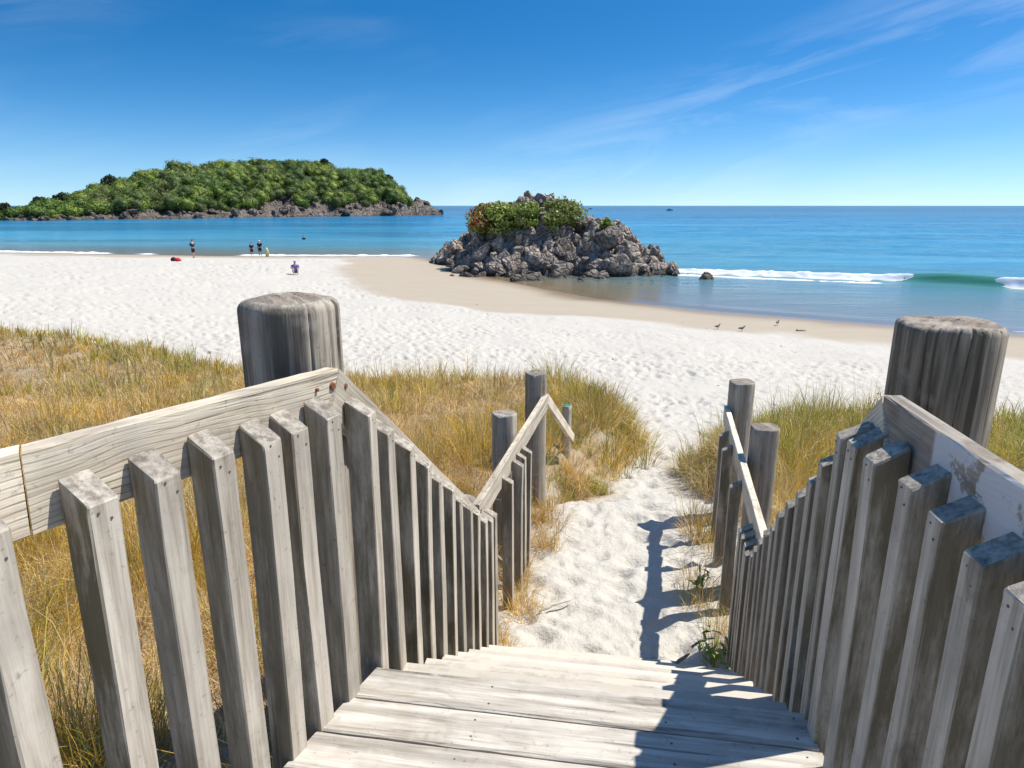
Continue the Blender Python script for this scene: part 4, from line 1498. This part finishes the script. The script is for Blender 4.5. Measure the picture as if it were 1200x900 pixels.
# ------------------------------------------------------------------ wooded island
IP = np.array([-260, -150, -60, 0, 60, 135, 220, 300, 360, 420, 470, 500, 517])
IY = np.array([160, 190, 214, 231, 240, 252, 272, 297, 316, 338, 358, 374, 386.0])
IX = (IP - 600) / 807.0 * IY
TOPX = np.array([-260, -100, -40, 0, 20, 45, 75, 100, 130, 150, 180, 205, 240, 280, 320, 350, 385, 405, 432, 447, 462, 472, 480, 490, 500, 510, 517])
TOPY = np.array([255, 253, 252, 250, 246, 238, 231, 225, 214, 211, 202, 197, 194, 191, 188, 190, 193, 199, 197, 203, 216, 228, 240, 232, 236, 245, 250.0])


def ray_dir(px, py):
    cp, sp2 = math.cos(PITCH), math.sin(PITCH)
    a, b2 = (px - 600) / FPX, -(py - 450) / FPX
    return a, cp + b2 * sp2, b2 * cp - sp2          # x, y(forward), z


NU, NV = 330, 70
us = np.linspace(-260, 517, NU)
bxs, bys = np.interp(us, IP, IX), np.interp(us, IP, IY)
dirx, diry = bxs / np.hypot(bxs, bys), bys / np.hypot(bxs, bys)
wtop = np.interp(us, TOPX, TOPY)
depth_r = np.interp(us, [-260, 0, 60, 150, 300, 420, 470, 500, 517], [12, 14, 22, 42, 60, 50, 30, 14, 5.0])   # waterline to ridge
dx_, dy_, dz_ = ray_dir(us, wtop)
rx, ry = bxs + dirx * depth_r, bys + diry * depth_r
zr = EYE.z + dz_ / dy_ * ry - SEA                       # ridge height above sea incl. canopy
canopy = np.interp(us, [-260, -20, 20, 80, 150, 460, 478, 483, 517], [0.2, 0.2, 1.8, 2.2, 2.4, 2.2, 1.5, 0, 0])
zr = np.maximum(zr - canopy, 0.6)
rockh = np.interp(us, [-260, 0, 60, 120, 150, 300, 330, 345, 365, 420, 455, 480, 517], [0.8, 0.9, 1.1, 1.5, 2.4, 2.7, 3.4, 5.2, 3.8, 3.8, 4.6, 6.5, 2.5])
rockh = np.minimum(rockh, zr)
vs = np.concatenate([np.linspace(-0.14, 0.22, 26), np.linspace(0.24, 1.0, 26), np.linspace(1.05, 2.0, 18)])
UU, VV = np.meshgrid(np.arange(NU), vs, indexing='ij')
hgt_ = np.zeros(UU.shape)
for i in range(NU):
    prof_v = [-0.14, -0.02, 0.0, 0.05, 0.10, 0.22, 0.6, 1.0, 1.4, 2.0]
    zr_i, rk = zr[i], rockh[i]
    prof_h = [-3.0, -0.6, 0.1, 0.55 * rk, 0.9 * rk, rk + 0.12 * (zr_i - rk), rk + 0.68 * (zr_i - rk), zr_i, rk + 0.6 * (zr_i - rk), -1.0]
    hgt_[i] = np.interp(vs, prof_v, prof_h)
px_ = bxs[UU.astype(int)] + dirx[UU.astype(int)] * depth_r[UU.astype(int)] * VV
py_ = bys[UU.astype(int)] + diry[UU.astype(int)] * depth_r[UU.astype(int)] * VV
ridg = 1 - np.abs(2 * fbm(px_ * 0.16, py_ * 0.16, 401, 4) - 1)
w_, _ = worley(px_ * 0.23, py_ * 0.16, 405)
rough = (ridg - 0.78) * 2.6 - (w_ - 0.3) * 1.8
inrock = (sstep(-0.03, 0.02, VV) * (1 - sstep(0.24, 0.36, VV)))
inrock = np.maximum(inrock, sstep(479, 486, us)[:, None] * np.ones_like(VV))
offv = (fbm(us * 0.06, us * 0 + 3.0, 409, 3) - 0.5) * 9 + (fbm(us * 0.25, us * 0 + 5.0, 410, 2) - 0.5) * 4
px_ += dirx[:, None] * offv[:, None]
py_ += diry[:, None] * offv[:, None]
hz_ = hgt_ + rough * inrock * np.clip(hgt_ / 3.0, 0.15, 1.0) + (fbm(px_ * 0.05, py_ * 0.05, 411, 3) - 0.5) * 5 * sstep(0.4, 0.8, VV) * np.clip(zr / 25, 0, 1)[:, None]
V = np.stack([px_.ravel(), py_.ravel(), SEA + hz_.ravel()], 1)
m, nt, b = material('island_ground')
b.inputs['Base Color'].default_value = (0.035, 0.055, 0.018, 1)
b.inputs['Roughness'].default_value = 1.0
isl_me = np_mesh('island', V, [grid_faces(NU, len(vs))[:, ::-1]], smooth=True)
isl_me.materials.append(M['cliff'])
isl_me.materials.append(m)
fi = grid_faces(NU, len(vs))
fv = VV.ravel()[fi].mean(1)
fu = us[UU.astype(int)].ravel()[fi].mean(1)
isl_me.polygons.foreach_set('material_index', ((fv > 0.33) & (fu < 481)).astype(np.int32))
isl = tag(obj('island', isl_me), kind='structure')

# canopy of the island: one mass of crowns
cen, rd, cc = [], [], []
r = random.Random(5)
PAL = [(0.085, 0.14, 0.028), (0.14, 0.21, 0.035), (0.075, 0.125, 0.03), (0.20, 0.26, 0.045), (0.10, 0.15, 0.035), (0.125, 0.15, 0.05), (0.16, 0.225, 0.04)]
hz3 = hz_.reshape(NU, len(vs))
for _ in range(2300):
    i = r.uniform(0, NU - 2)
    ii = int(i)
    if us[ii] > 480 or us[ii] < -20:
        continue
    vmin = 0.15 if not (322 < us[ii] < 350) else 0.27
    v0 = r.uniform(vmin, 1.22)
    if zr[ii] < 3 and r.random() < 0.6:
        continue
    j = int(np.searchsorted(vs, v0))
    x0, y0, z0 = px_[ii, j], py_[ii, j], SEA + hz3[ii, j]
    sz = r.uniform(2.4, 5.2) * np.interp(zr[ii], [2, 8, 20], [0.5, 0.75, 1.0])
    if v0 > 0.9:
        sz *= 0.8
    c0 = float(fbm(np.float64(x0 * 0.04), np.float64(y0 * 0.04), 431, 3))
    c = np.array(PAL[min(6, int(np.clip((c0 - 0.25) * 2 + r.uniform(-0.15, 0.15), 0, 0.999) * 7))]) * r.uniform(0.85, 1.2)
    for _k in range(2):
        cen.append((x0 + r.uniform(-1, 1) * sz * 0.5, y0 + r.uniform(-1, 1) * sz * 0.5, z0 + sz * r.uniform(0.2, 0.75)))
        rd.append(sz * r.uniform(0.55, 0.85))
        cc.append(c * r.uniform(0.85, 1.15))
v_, f_, c_ = leaf_cloud(cen, rd, 150, 0.95, cc, 0.85, shell=0.72, spread=0.2, jit=0.4, cvar=0.12)
f_ = f_[:, :3]
bmi = bmesh.new()
bmesh.ops.create_icosphere(bmi, subdivisions=1, radius=1.0)
bmi.verts.ensure_lookup_table()
ico_v = np.array([q.co[:] for q in bmi.verts])
ico_f = np.array([[q.index for q in f.verts] for f in bmi.faces])
bmi.free()
nb_, nv_ = len(cen), len(ico_v)
lump_ = 0.60 + 0.25 * rng.random((nb_, nv_, 1))
bv = np.array(cen)[:, None, :] + ico_v[None] * lump_ * np.array(rd)[:, None, None] * np.array([1, 1, 0.85])
bf = (np.arange(nb_) * nv_)[:, None, None] + ico_f[None]
bc = np.repeat(np.array(cc) * 0.92, nv_, 0)
c_ = np.concatenate([c_, bc])
wood_o = tag(obj('island_wood', np_mesh('island_wood', np.concatenate([v_, bv.reshape(-1, 3)]), [f_, (bf + len(v_)).reshape(-1, 3)], {'col': c_}, smooth=False), M['leaf']),
             'dense green wood covering the hill of the island across the bay', 'wood', kind='stuff')


def isl_at(pxu, v0):
    i = int(np.argmin(np.abs(us - pxu)))
    j = int(np.searchsorted(vs, v0))
    return (px_[i, j], py_[i, j], SEA + hz3[i, j])


DK = [(0.03, 0.045, 0.018), (0.045, 0.06, 0.022)]
for (lab, pu, v0, h_, rd_, cols, sd) in [
        ('dark round tree alone at the far left tip of the island spit', 5, 0.5, 5.2, 3.0, [(0.05, 0.035, 0.025), (0.035, 0.04, 0.02)], 901),
        ('dark bushy tree, lower one of the pair on the left slope of the island', 47, 0.8, 6.5, 3.0, DK, 902),
        ('dark bushy tree, upper one of the pair on the left slope of the island', 73, 0.8, 7.0, 3.6, DK, 903),
        ('dark domed tree breaking the skyline on the mid left slope of the island', 133, 0.95, 8.0, 3.8, DK, 904),
        ('dark round tree standing above the ridge right of the island summit', 382, 1.0, 8.5, 3.4, DK, 905),
        ('dark tree on the right shoulder of the island above the cliff', 455, 0.95, 7.5, 3.6, DK, 906),
        ('bright green bush low on the island spit above the shore rocks', 48, 0.25, 3.6, 3.2, [(0.12, 0.18, 0.03), (0.16, 0.21, 0.035)], 907),
        ('reddish brown bush above the island cliff', 296, 0.24, 4.0, 3.0, [(0.11, 0.075, 0.045), (0.10, 0.09, 0.045)], 908)]:
    bx0, by0, bz0 = isl_at(pu, v0)
    tree('island_tree', lab, 'tree', (bx0, by0, bz0 - (0.1 if pu < 10 else 0.30) * h_), h_, rd_, cols, 24, 70, 0.8, sd, group=None)

BOULD_C = []
for q in range(4):
    mm = BOULD[q].copy()
    mm.name = 'shore_boulder'
    mm.materials.clear()
    mm.materials.append(M['cliff'])
    BOULD_C.append(mm)
for k in range(90):
    i = r.randrange(0, NU - 1)
    if us[i] < -30:
        continue
    j = int(np.searchsorted(vs, r.uniform(0.0, 0.12)))
    if us[i] > 475:
        j = int(np.searchsorted(vs, r.uniform(0.0, 1.0)))
    s_ = r.uniform(0.7, 2.1) * np.interp(us[i], [0, 100, 480, 500], [0.6, 1.0, 1.5, 1.9])
    o = obj('shore_boulder', BOULD_C[k % 4], None, isl, (px_[i, j], py_[i, j], SEA + max(hz3[i, j], 0.1) + 0.1 * s_))
    o.scale = (s_ * r.uniform(0.8, 1.4), s_ * r.uniform(0.8, 1.4), s_ * r.uniform(0.6, 1.0))
    o.rotation_euler = (r.uniform(-0.4, 0.4), r.uniform(-0.4, 0.4), r.uniform(0, 6.28))


# ------------------------------------------------------------------ people
def skin_body(name, joints, edges, radii, root, parent, mat, sub=2):
    me = bpy.data.meshes.new(name)
    me.from_pydata(joints, edges, [])
    me.update()
    me.materials.append(mat)
    o = obj(name, me, None, parent)
    sk = o.modifiers.new('skin', 'SKIN')
    for i, rr in enumerate(radii):
        a = rr if isinstance(rr, tuple) else (rr, rr)
        me.skin_vertices[0].data[i].radius = a
        me.skin_vertices[0].data[i].use_root = (i == root)
    sk.use_smooth_shade = True
    ss = o.modifiers.new('sub', 'SUBSURF')
    ss.levels = sub
    ss.render_levels = sub
    return o


def standing_person(label, x, y, yaw, height, top, bottom, hair, long_dress=False, walk=0.0, cap=None, group=None, arms='down', sink=0.0):
    z0 = max(ground_z(x, y), SEA - 0.05) - sink
    o = thing('person', label, 'person', (x, y, z0), yaw, group)
    k = height / 1.7
    J = [(0, 0, 0.93), (0, 0, 1.15), (0, 0, 1.36), (0, 0.01, 1.47), (0, 0.02, 1.54), (0, 0.02, 1.64), (0, 0.02, 1.68)]          # pelvis..head
    Rr = [(0.15, 0.11), (0.13, 0.10), (0.165, 0.105), (0.055, 0.055), (0.07, 0.08), (0.085, 0.095), (0.05, 0.06)]
    Ed = [(0, 1), (1, 2), (2, 3), (3, 4), (4, 5), (5, 6)]
    feet = []
    for s in (-1, 1):
        n0 = len(J)
        w = walk * s
        J += [(0.085 * s, 0, 0.86), (0.095 * s, w * 0.5, 0.48), (0.095 * s, w * 0.9 - 0.02, 0.08), (0.10 * s, w * 0.9 + 0.13, 0.035)]
        Rr += [0.085, 0.055, 0.036, (0.038, 0.03)]
        Ed += [(0, n0), (n0, n0 + 1), (n0 + 1, n0 + 2), (n0 + 2, n0 + 3)]
    for s in (-1, 1):
        n0 = len(J)
        if arms == 'down':
            pts_ = [(0.20 * s, 0, 1.37), (0.25 * s, -0.02, 1.10), (0.255 * s, 0.05, 0.86), (0.25 * s, 0.07, 0.76)]
        else:
            pts_ = [(0.20 * s, 0, 1.37), (0.25 * s, 0.04, 1.12), (0.16 * s, 0.25, 1.22), (0.12 * s, 0.32, 1.26)]
        J += pts_
        Rr += [0.055, 0.042, 0.032, 0.034]
        Ed += [(2, n0), (n0, n0 + 1), (n0 + 1, n0 + 2), (n0 + 2, n0 + 3)]
    J = [(a * k, b2 * k, c * k) for a, b2, c in J]
    Rr = [(q[0] * k, q[1] * k) if isinstance(q, tuple) else q * k for q in Rr]
    skin_body('body', J, Ed, Rr, 0, o, M['skin'])
    # shirt: torso tube and upper arms, a little wider than the body
    TJ = [(0, 0, 0.94), (0, 0, 1.15), (0, 0, 1.37), (0, 0.005, 1.445)]
    TR = [(0.175, 0.135), (0.155, 0.125), (0.185, 0.125), (0.10, 0.085)]
    TE = [(0, 1), (1, 2), (2, 3)]
    for s in (-1, 1):
        n0 = len(TJ)
        TJ += [(0.205 * s, 0, 1.38), (0.245 * s, -0.01 if arms == 'down' else 0.03, 1.16)]
        TR += [0.072, 0.06]
        TE += [(2, n0), (n0, n0 + 1)]
    skin_body('shirt', [(a * k, b2 * k, c * k) for a, b2, c in TJ], TE, [(q[0] * k, q[1] * k) if isinstance(q, tuple) else q * k for q in TR], 0, o, top)
    # shorts or skirt
    if long_dress:
        BJ = [(0, 0, 1.0), (0, 0, 0.8), (0, 0, 0.55)]
        BR = [(0.17, 0.13), (0.20, 0.17), (0.22, 0.19)]
        BE = [(0, 1), (1, 2)]
    else:
        BJ = [(0, 0, 0.97), (0, 0, 0.90)]
        BR = [(0.17, 0.13), (0.17, 0.13)]
        BE = [(0, 1)]
        for s in (-1, 1):
            n0 = len(BJ)
            BJ += [(0.092 * s, walk * s * 0.05, 0.80), (0.098 * s, walk * s * 0.42, 0.52)]
            BR += [0.10, 0.082]
            BE += [(1, n0), (n0, n0 + 1)]
    skin_body('shorts' if not long_dress else 'skirt', [(a * k, b2 * k, c * k) for a, b2, c in BJ], BE,
              [(q[0] * k, q[1] * k) if isinstance(q, tuple) else q * k for q in BR], 0, o, bottom)
    HJ = [(0, -0.01, 1.60), (0, -0.005, 1.68), (0, 0, 1.70)]
    HR = [(0.095, 0.09), (0.095, 0.10), (0.05, 0.06)]
    skin_body('hat' if cap else 'hair', [(a * k, b2 * k, c * k) for a, b2, c in HJ], [(0, 1), (1, 2)], [(q[0] * k, q[1] * k) for q in HR], 0, o, cap or hair)
    # face: eyes, nose, mouth as one small child
    bm = bmesh.new()
    for (fx, fz, fr) in ((-0.032, 1.615, 0.011), (0.032, 1.615, 0.011), (0.0, 1.59, 0.014), (-0.012, 1.548, 0.009), (0.012, 1.548, 0.009)):
        bmesh.ops.create_icosphere(bm, subdivisions=1, radius=fr * k, matrix=Matrix.Translation((fx * k, 0.108 * k, fz * k)))
    obj('face', bm_mesh('face', bm, True), M['hair'], o)
    return o


standing_person('person in a navy top and black shorts standing alone on the damp sand', -29.0, 61.6, RAD(70), 1.68, M['navy'], M['black'], M['hair'], arms='hold', walk=0.06)
standing_person('shorter person in plum clothes at the water edge, left one of the pair', -25.9, 67.4, RAD(180), 1.38, M['plum'], M['plum'], M['hair'], walk=0.08)
p2 = standing_person('person in black with a white hat at the water edge, right one of the pair', -25.0, 67.2, RAD(170), 1.60, M['black'], M['black'], M['hair'], cap=M['white'], walk=0.10)
standing_person('bather with dark hair standing chest deep in the bay', -31.8, 104.0, RAD(200), 1.68, M['black'], M['black'], M['hair'], sink=1.02 + (ground_z(-31.8, 104.0) - (SEA - 0.05) if ground_z(-31.8, 104.0) > SEA - 0.05 else 0))


def blob(name, parts, mat, parent, loc=(0, 0, 0)):
    """several squashed, wrinkled lumps as one mesh"""
    from mathutils import noise as mn
    bm = bmesh.new()
    for (cx, cy, cz, sx, sy, sz, sd) in parts:
        g_ = bmesh.ops.create_icosphere(bm, subdivisions=3, radius=1.0)
        for v in g_['verts']:
            p = v.co
            kf = 1 + 0.22 * mn.noise(Vector((p.x * 2 + sd, p.y * 2, p.z * 2)))
            v.co = Vector((cx + p.x * sx * kf, cy + p.y * sy * kf, max(0.0, cz + p.z * sz * kf)))
    return obj(name, bm_mesh(name, bm, True), mat, parent, loc)


# yellow bodyboard-like bag beside the pair
bm = bmesh.new()
pr = [(-0.16, 0.0), (-0.19, 0.35), (-0.15, 0.75), (0.0, 0.98), (0.15, 0.75), (0.19, 0.35), (0.16, 0.0)]
fa = [bm.verts.new((a, -0.025, c)) for a, c in pr]
fb = [bm.verts.new((a, 0.025, c)) for a, c in pr]
bm.faces.new(fa)
bm.faces.new(fb[::-1])
for q in range(7):
    bm.faces.new((fa[q], fb[q], fb[(q + 1) % 7], fa[(q + 1) % 7]))
bmesh.ops.recalc_face_normals(bm, faces=bm.faces)
bmesh.ops.bevel(bm, geom=list(bm.edges), offset=0.012, segments=2, affect='EDGES')
bb = obj('bodyboard', bm_mesh('bodyboard', bm, True), M['lime'])
bb.location = (-24.35, 67.3, max(ground_z(-24.35, 67.3), SEA) - 0.02)
bb.rotation_euler = (RAD(12), 0, RAD(15))
tag(bb, 'pale yellow bodyboard held upright beside the pair at the water edge', 'bodyboard')

# seated person in lilac and blue
sx_, sy_ = -14.7, 45.6
sp = thing('person', 'person in a lilac top and blue shorts sitting on the white sand', 'person', (sx_, sy_, ground_z(sx_, sy_)), RAD(200))
J = [(0, 0, 0.12), (0, -0.02, 0.34), (0, 0, 0.55), (0, 0.02, 0.64), (0, 0.04, 0.70), (0, 0.04, 0.80), (0, 0.04, 0.84)]
Rr = [(0.16, 0.12), (0.13, 0.10), (0.16, 0.10), (0.05, 0.05), (0.07, 0.08), (0.085, 0.095), (0.05, 0.06)]
Ed = [(i, i + 1) for i in range(6)]
for s in (-1, 1):
    n0 = len(J)
    J += [(0.10 * s, 0.10, 0.11), (0.14 * s, 0.42, 0.40), (0.13 * s, 0.60, 0.05), (0.14 * s, 0.75, 0.03)]
    Rr += [0.085, 0.06, 0.04, (0.04, 0.03)]
    Ed += [(0, n0), (n0, n0 + 1), (n0 + 1, n0 + 2), (n0 + 2, n0 + 3)]
    n0 = len(J)
    J += [(0.20 * s, 0, 0.55), (0.25 * s, 0.14, 0.36), (0.16 * s, 0.34, 0.42), (0.13 * s, 0.40, 0.42)]
    Rr += [0.055, 0.042, 0.034, 0.034]
    Ed += [(2, n0), (n0, n0 + 1), (n0 + 1, n0 + 2), (n0 + 2, n0 + 3)]
skin_body('body', J, Ed, Rr, 0, sp, M['skin'])
TJ, TR, TE = [(0, 0, 0.20), (0, -0.02, 0.36), (0, 0, 0.56), (0, 0.015, 0.62)], [(0.18, 0.14), (0.155, 0.125), (0.185, 0.125), (0.09, 0.08)], [(0, 1), (1, 2), (2, 3)]
for s in (-1, 1):
    n0 = len(TJ)
    TJ += [(0.205 * s, 0, 0.56), (0.245 * s, 0.11, 0.40)]
    TR += [0.07, 0.058]
    TE += [(2, n0), (n0, n0 + 1)]
skin_body('shirt', TJ, TE, TR, 0, sp, M['lilac'])
BJ, BR, BE = [(0, -0.02, 0.15), (0, 0.02, 0.13)], [(0.18, 0.145), (0.18, 0.14)], [(0, 1)]
for s in (-1, 1):
    n0 = len(BJ)
    BJ += [(0.10 * s, 0.14, 0.16), (0.13 * s, 0.36, 0.35)]
    BR += [0.105, 0.085]
    BE += [(1, n0), (n0, n0 + 1)]
skin_body('shorts', BJ, BE, BR, 0, sp, M['blue'])
skin_body('hat', [(0, 0.02, 0.78), (0, 0.025, 0.85), (0, 0.03, 0.87)], [(0, 1), (1, 2)], [(0.10, 0.10), (0.10, 0.11), (0.05, 0.06)], 0, sp, M['lilac'])
bm = bmesh.new()
for (fx, fz, fr) in ((-0.032, 0.775, 0.011), (0.032, 0.775, 0.011), (0.0, 0.75, 0.014), (0.0, 0.71, 0.012)):
    bmesh.ops.create_icosphere(bm, subdivisions=1, radius=fr, matrix=Matrix.Translation((fx, 0.13, fz)))
obj('face', bm_mesh('face', bm, True), M['hair'], sp)

bx_, by_ = -28.1, 56.3
bagt = thing('beach_bag', 'red and dark beach bag lying with towels on the sand at left', 'bag', (bx_, by_, ground_z(bx_, by_) - 0.02))
blob('bag', [(-0.14, 0, 0.14, 0.24, 0.18, 0.20, 3)], M['plum'], bagt)
blob('towel', [(0.24, 0.02, 0.10, 0.26, 0.2, 0.2, 8)], M['red'], bagt)
bm = bmesh.new()
bmesh.ops.create_icosphere(bm, subdivisions=1, radius=0.01)
bm.free()


# ------------------------------------------------------------------ gulls
def gull(label, x, y, z, yaw, size, mat, stretch=1.0):
    o = thing('gull', label, 'bird', (x, y, z), yaw)
    s = size
    skin_body('body', [(-0.20 * s, 0, 0.20 * s), (-0.08 * s, 0, 0.19 * s), (0.05 * s, 0, 0.20 * s), (0.13 * s, 0, 0.26 * s), (0.16 * s, 0, 0.31 * s), (0.19 * s, 0, 0.315 * s)],
              [(0, 1), (1, 2), (2, 3), (3, 4), (4, 5)], [(0.018 * s, 0.012 * s), (0.06 * s, 0.055 * s), (0.068 * s, 0.065 * s), (0.04 * s, 0.04 * s), (0.038 * s, 0.038 * s), (0.022 * s, 0.022 * s)], 1, o, mat)
    for sg in (-1, 1):
        skin_body('wing', [(0.06 * s, 0.062 * s * sg, 0.22 * s), (-0.08 * s, 0.066 * s * sg, 0.21 * s), (-0.25 * s, 0.03 * s * sg, 0.20 * s)], [(0, 1), (1, 2)],
                  [(0.012 * s, 0.04 * s), (0.014 * s, 0.045 * s), (0.005 * s, 0.012 * s)], 0, o, M['gullbody'])
        v_, f_ = tapered((0.01 * s, 0.03 * s * sg, 0.15 * s), (0.015 * s, 0.03 * s * sg, 0), 0.008 * s, 0.007 * s, 5, 2)
        obj('leg', np_mesh('leg', np.array(v_), [np.array(f_)]), M['beak'], o)
    v_, f_ = tapered((0.19 * s, 0, 0.31 * s), (0.25 * s, 0, 0.295 * s), 0.013 * s, 0.003 * s, 6, 2)
    obj('beak', np_mesh('beak', np.array(v_), [np.array(f_)]), M['beak'], o)
    return o


for (lab, x0, y0, yw) in [('grey gull on the damp sand, leftmost of the three by the water', 8.04, 25.7, 0.6),
                          ('grey gull on the damp sand, middle of the three by the water', 8.85, 25.3, 0.3),
                          ('grey gull nearest the waterline, rightmost of the three', 11.05, 27.4, 0.9)]:
    gull(lab, x0, y0, ground_z(x0, y0) - 0.0, yw, 0.7, M['gullbody'])
gz = on_islet(2.9, 55.4)
gull('gull perched on the summit rock of the islet', 2.9, 55.4, gz[2] + 0.30, 2.6, 1.6, M['gullwhite'])
stick('dark piece of driftwood on the damp sand right of the gulls', (11.2, 25.9, ground_z(11.2, 25.9) + 0.02), (11.55, 25.8, ground_z(11.55, 25.8) + 0.03), 0.04, 8)


# ------------------------------------------------------------------ boats far out
def boat(label, x, y, L, yaw):
    o = thing('boat', label, 'boat', (x, y, SEA - 0.2), yaw)
    bm = bmesh.new()
    st_ = [(-0.5, 0.16, 0.0), (-0.2, 0.19, 0.0), (0.2, 0.16, 0.01), (0.4, 0.08, 0.03), (0.5, 0.004, 0.06)]
    rings = []
    for (f, w, up) in st_:
        rings.append([bm.verts.new((f * L, -w * L, (0.13 + up) * L)), bm.verts.new((f * L, -w * L * 0.6, 0)), bm.verts.new((f * L, w * L * 0.6, 0)), bm.verts.new((f * L, w * L, (0.13 + up) * L))])
    for a, b2 in zip(rings[:-1], rings[1:]):
        for q in range(4):
            bm.faces.new((a[q], a[(q + 1) % 4], b2[(q + 1) % 4], b2[q]))
    bm.faces.new(rings[0])
    bm.faces.new(rings[-1][::-1])
    bmesh.ops.recalc_face_normals(bm, faces=bm.faces)
    obj('hull', bm_mesh('hull', bm), M['hull'], o)
    bm = bmesh.new()
    g_ = bmesh.ops.create_cube(bm, size=1.0)
    for v in g_['verts']:
        tp = 0.75 if v.co.z > 0 else 1.0
        v.co = Vector((v.co.x * 0.34 * L * tp - 0.02 * L, v.co.y * 0.22 * L * tp, 0.19 * L + v.co.z * 0.16 * L))
    obj('cabin', bm_mesh('cabin', bm), M['cabin'], o)
    return o


boat('small dark boat far out on the sea right of the islet', 174, 760, 7.5, 0.1)
boat('tiny boat on the horizon just right of the islet summit', 119, 1045, 7.0, 0.5)
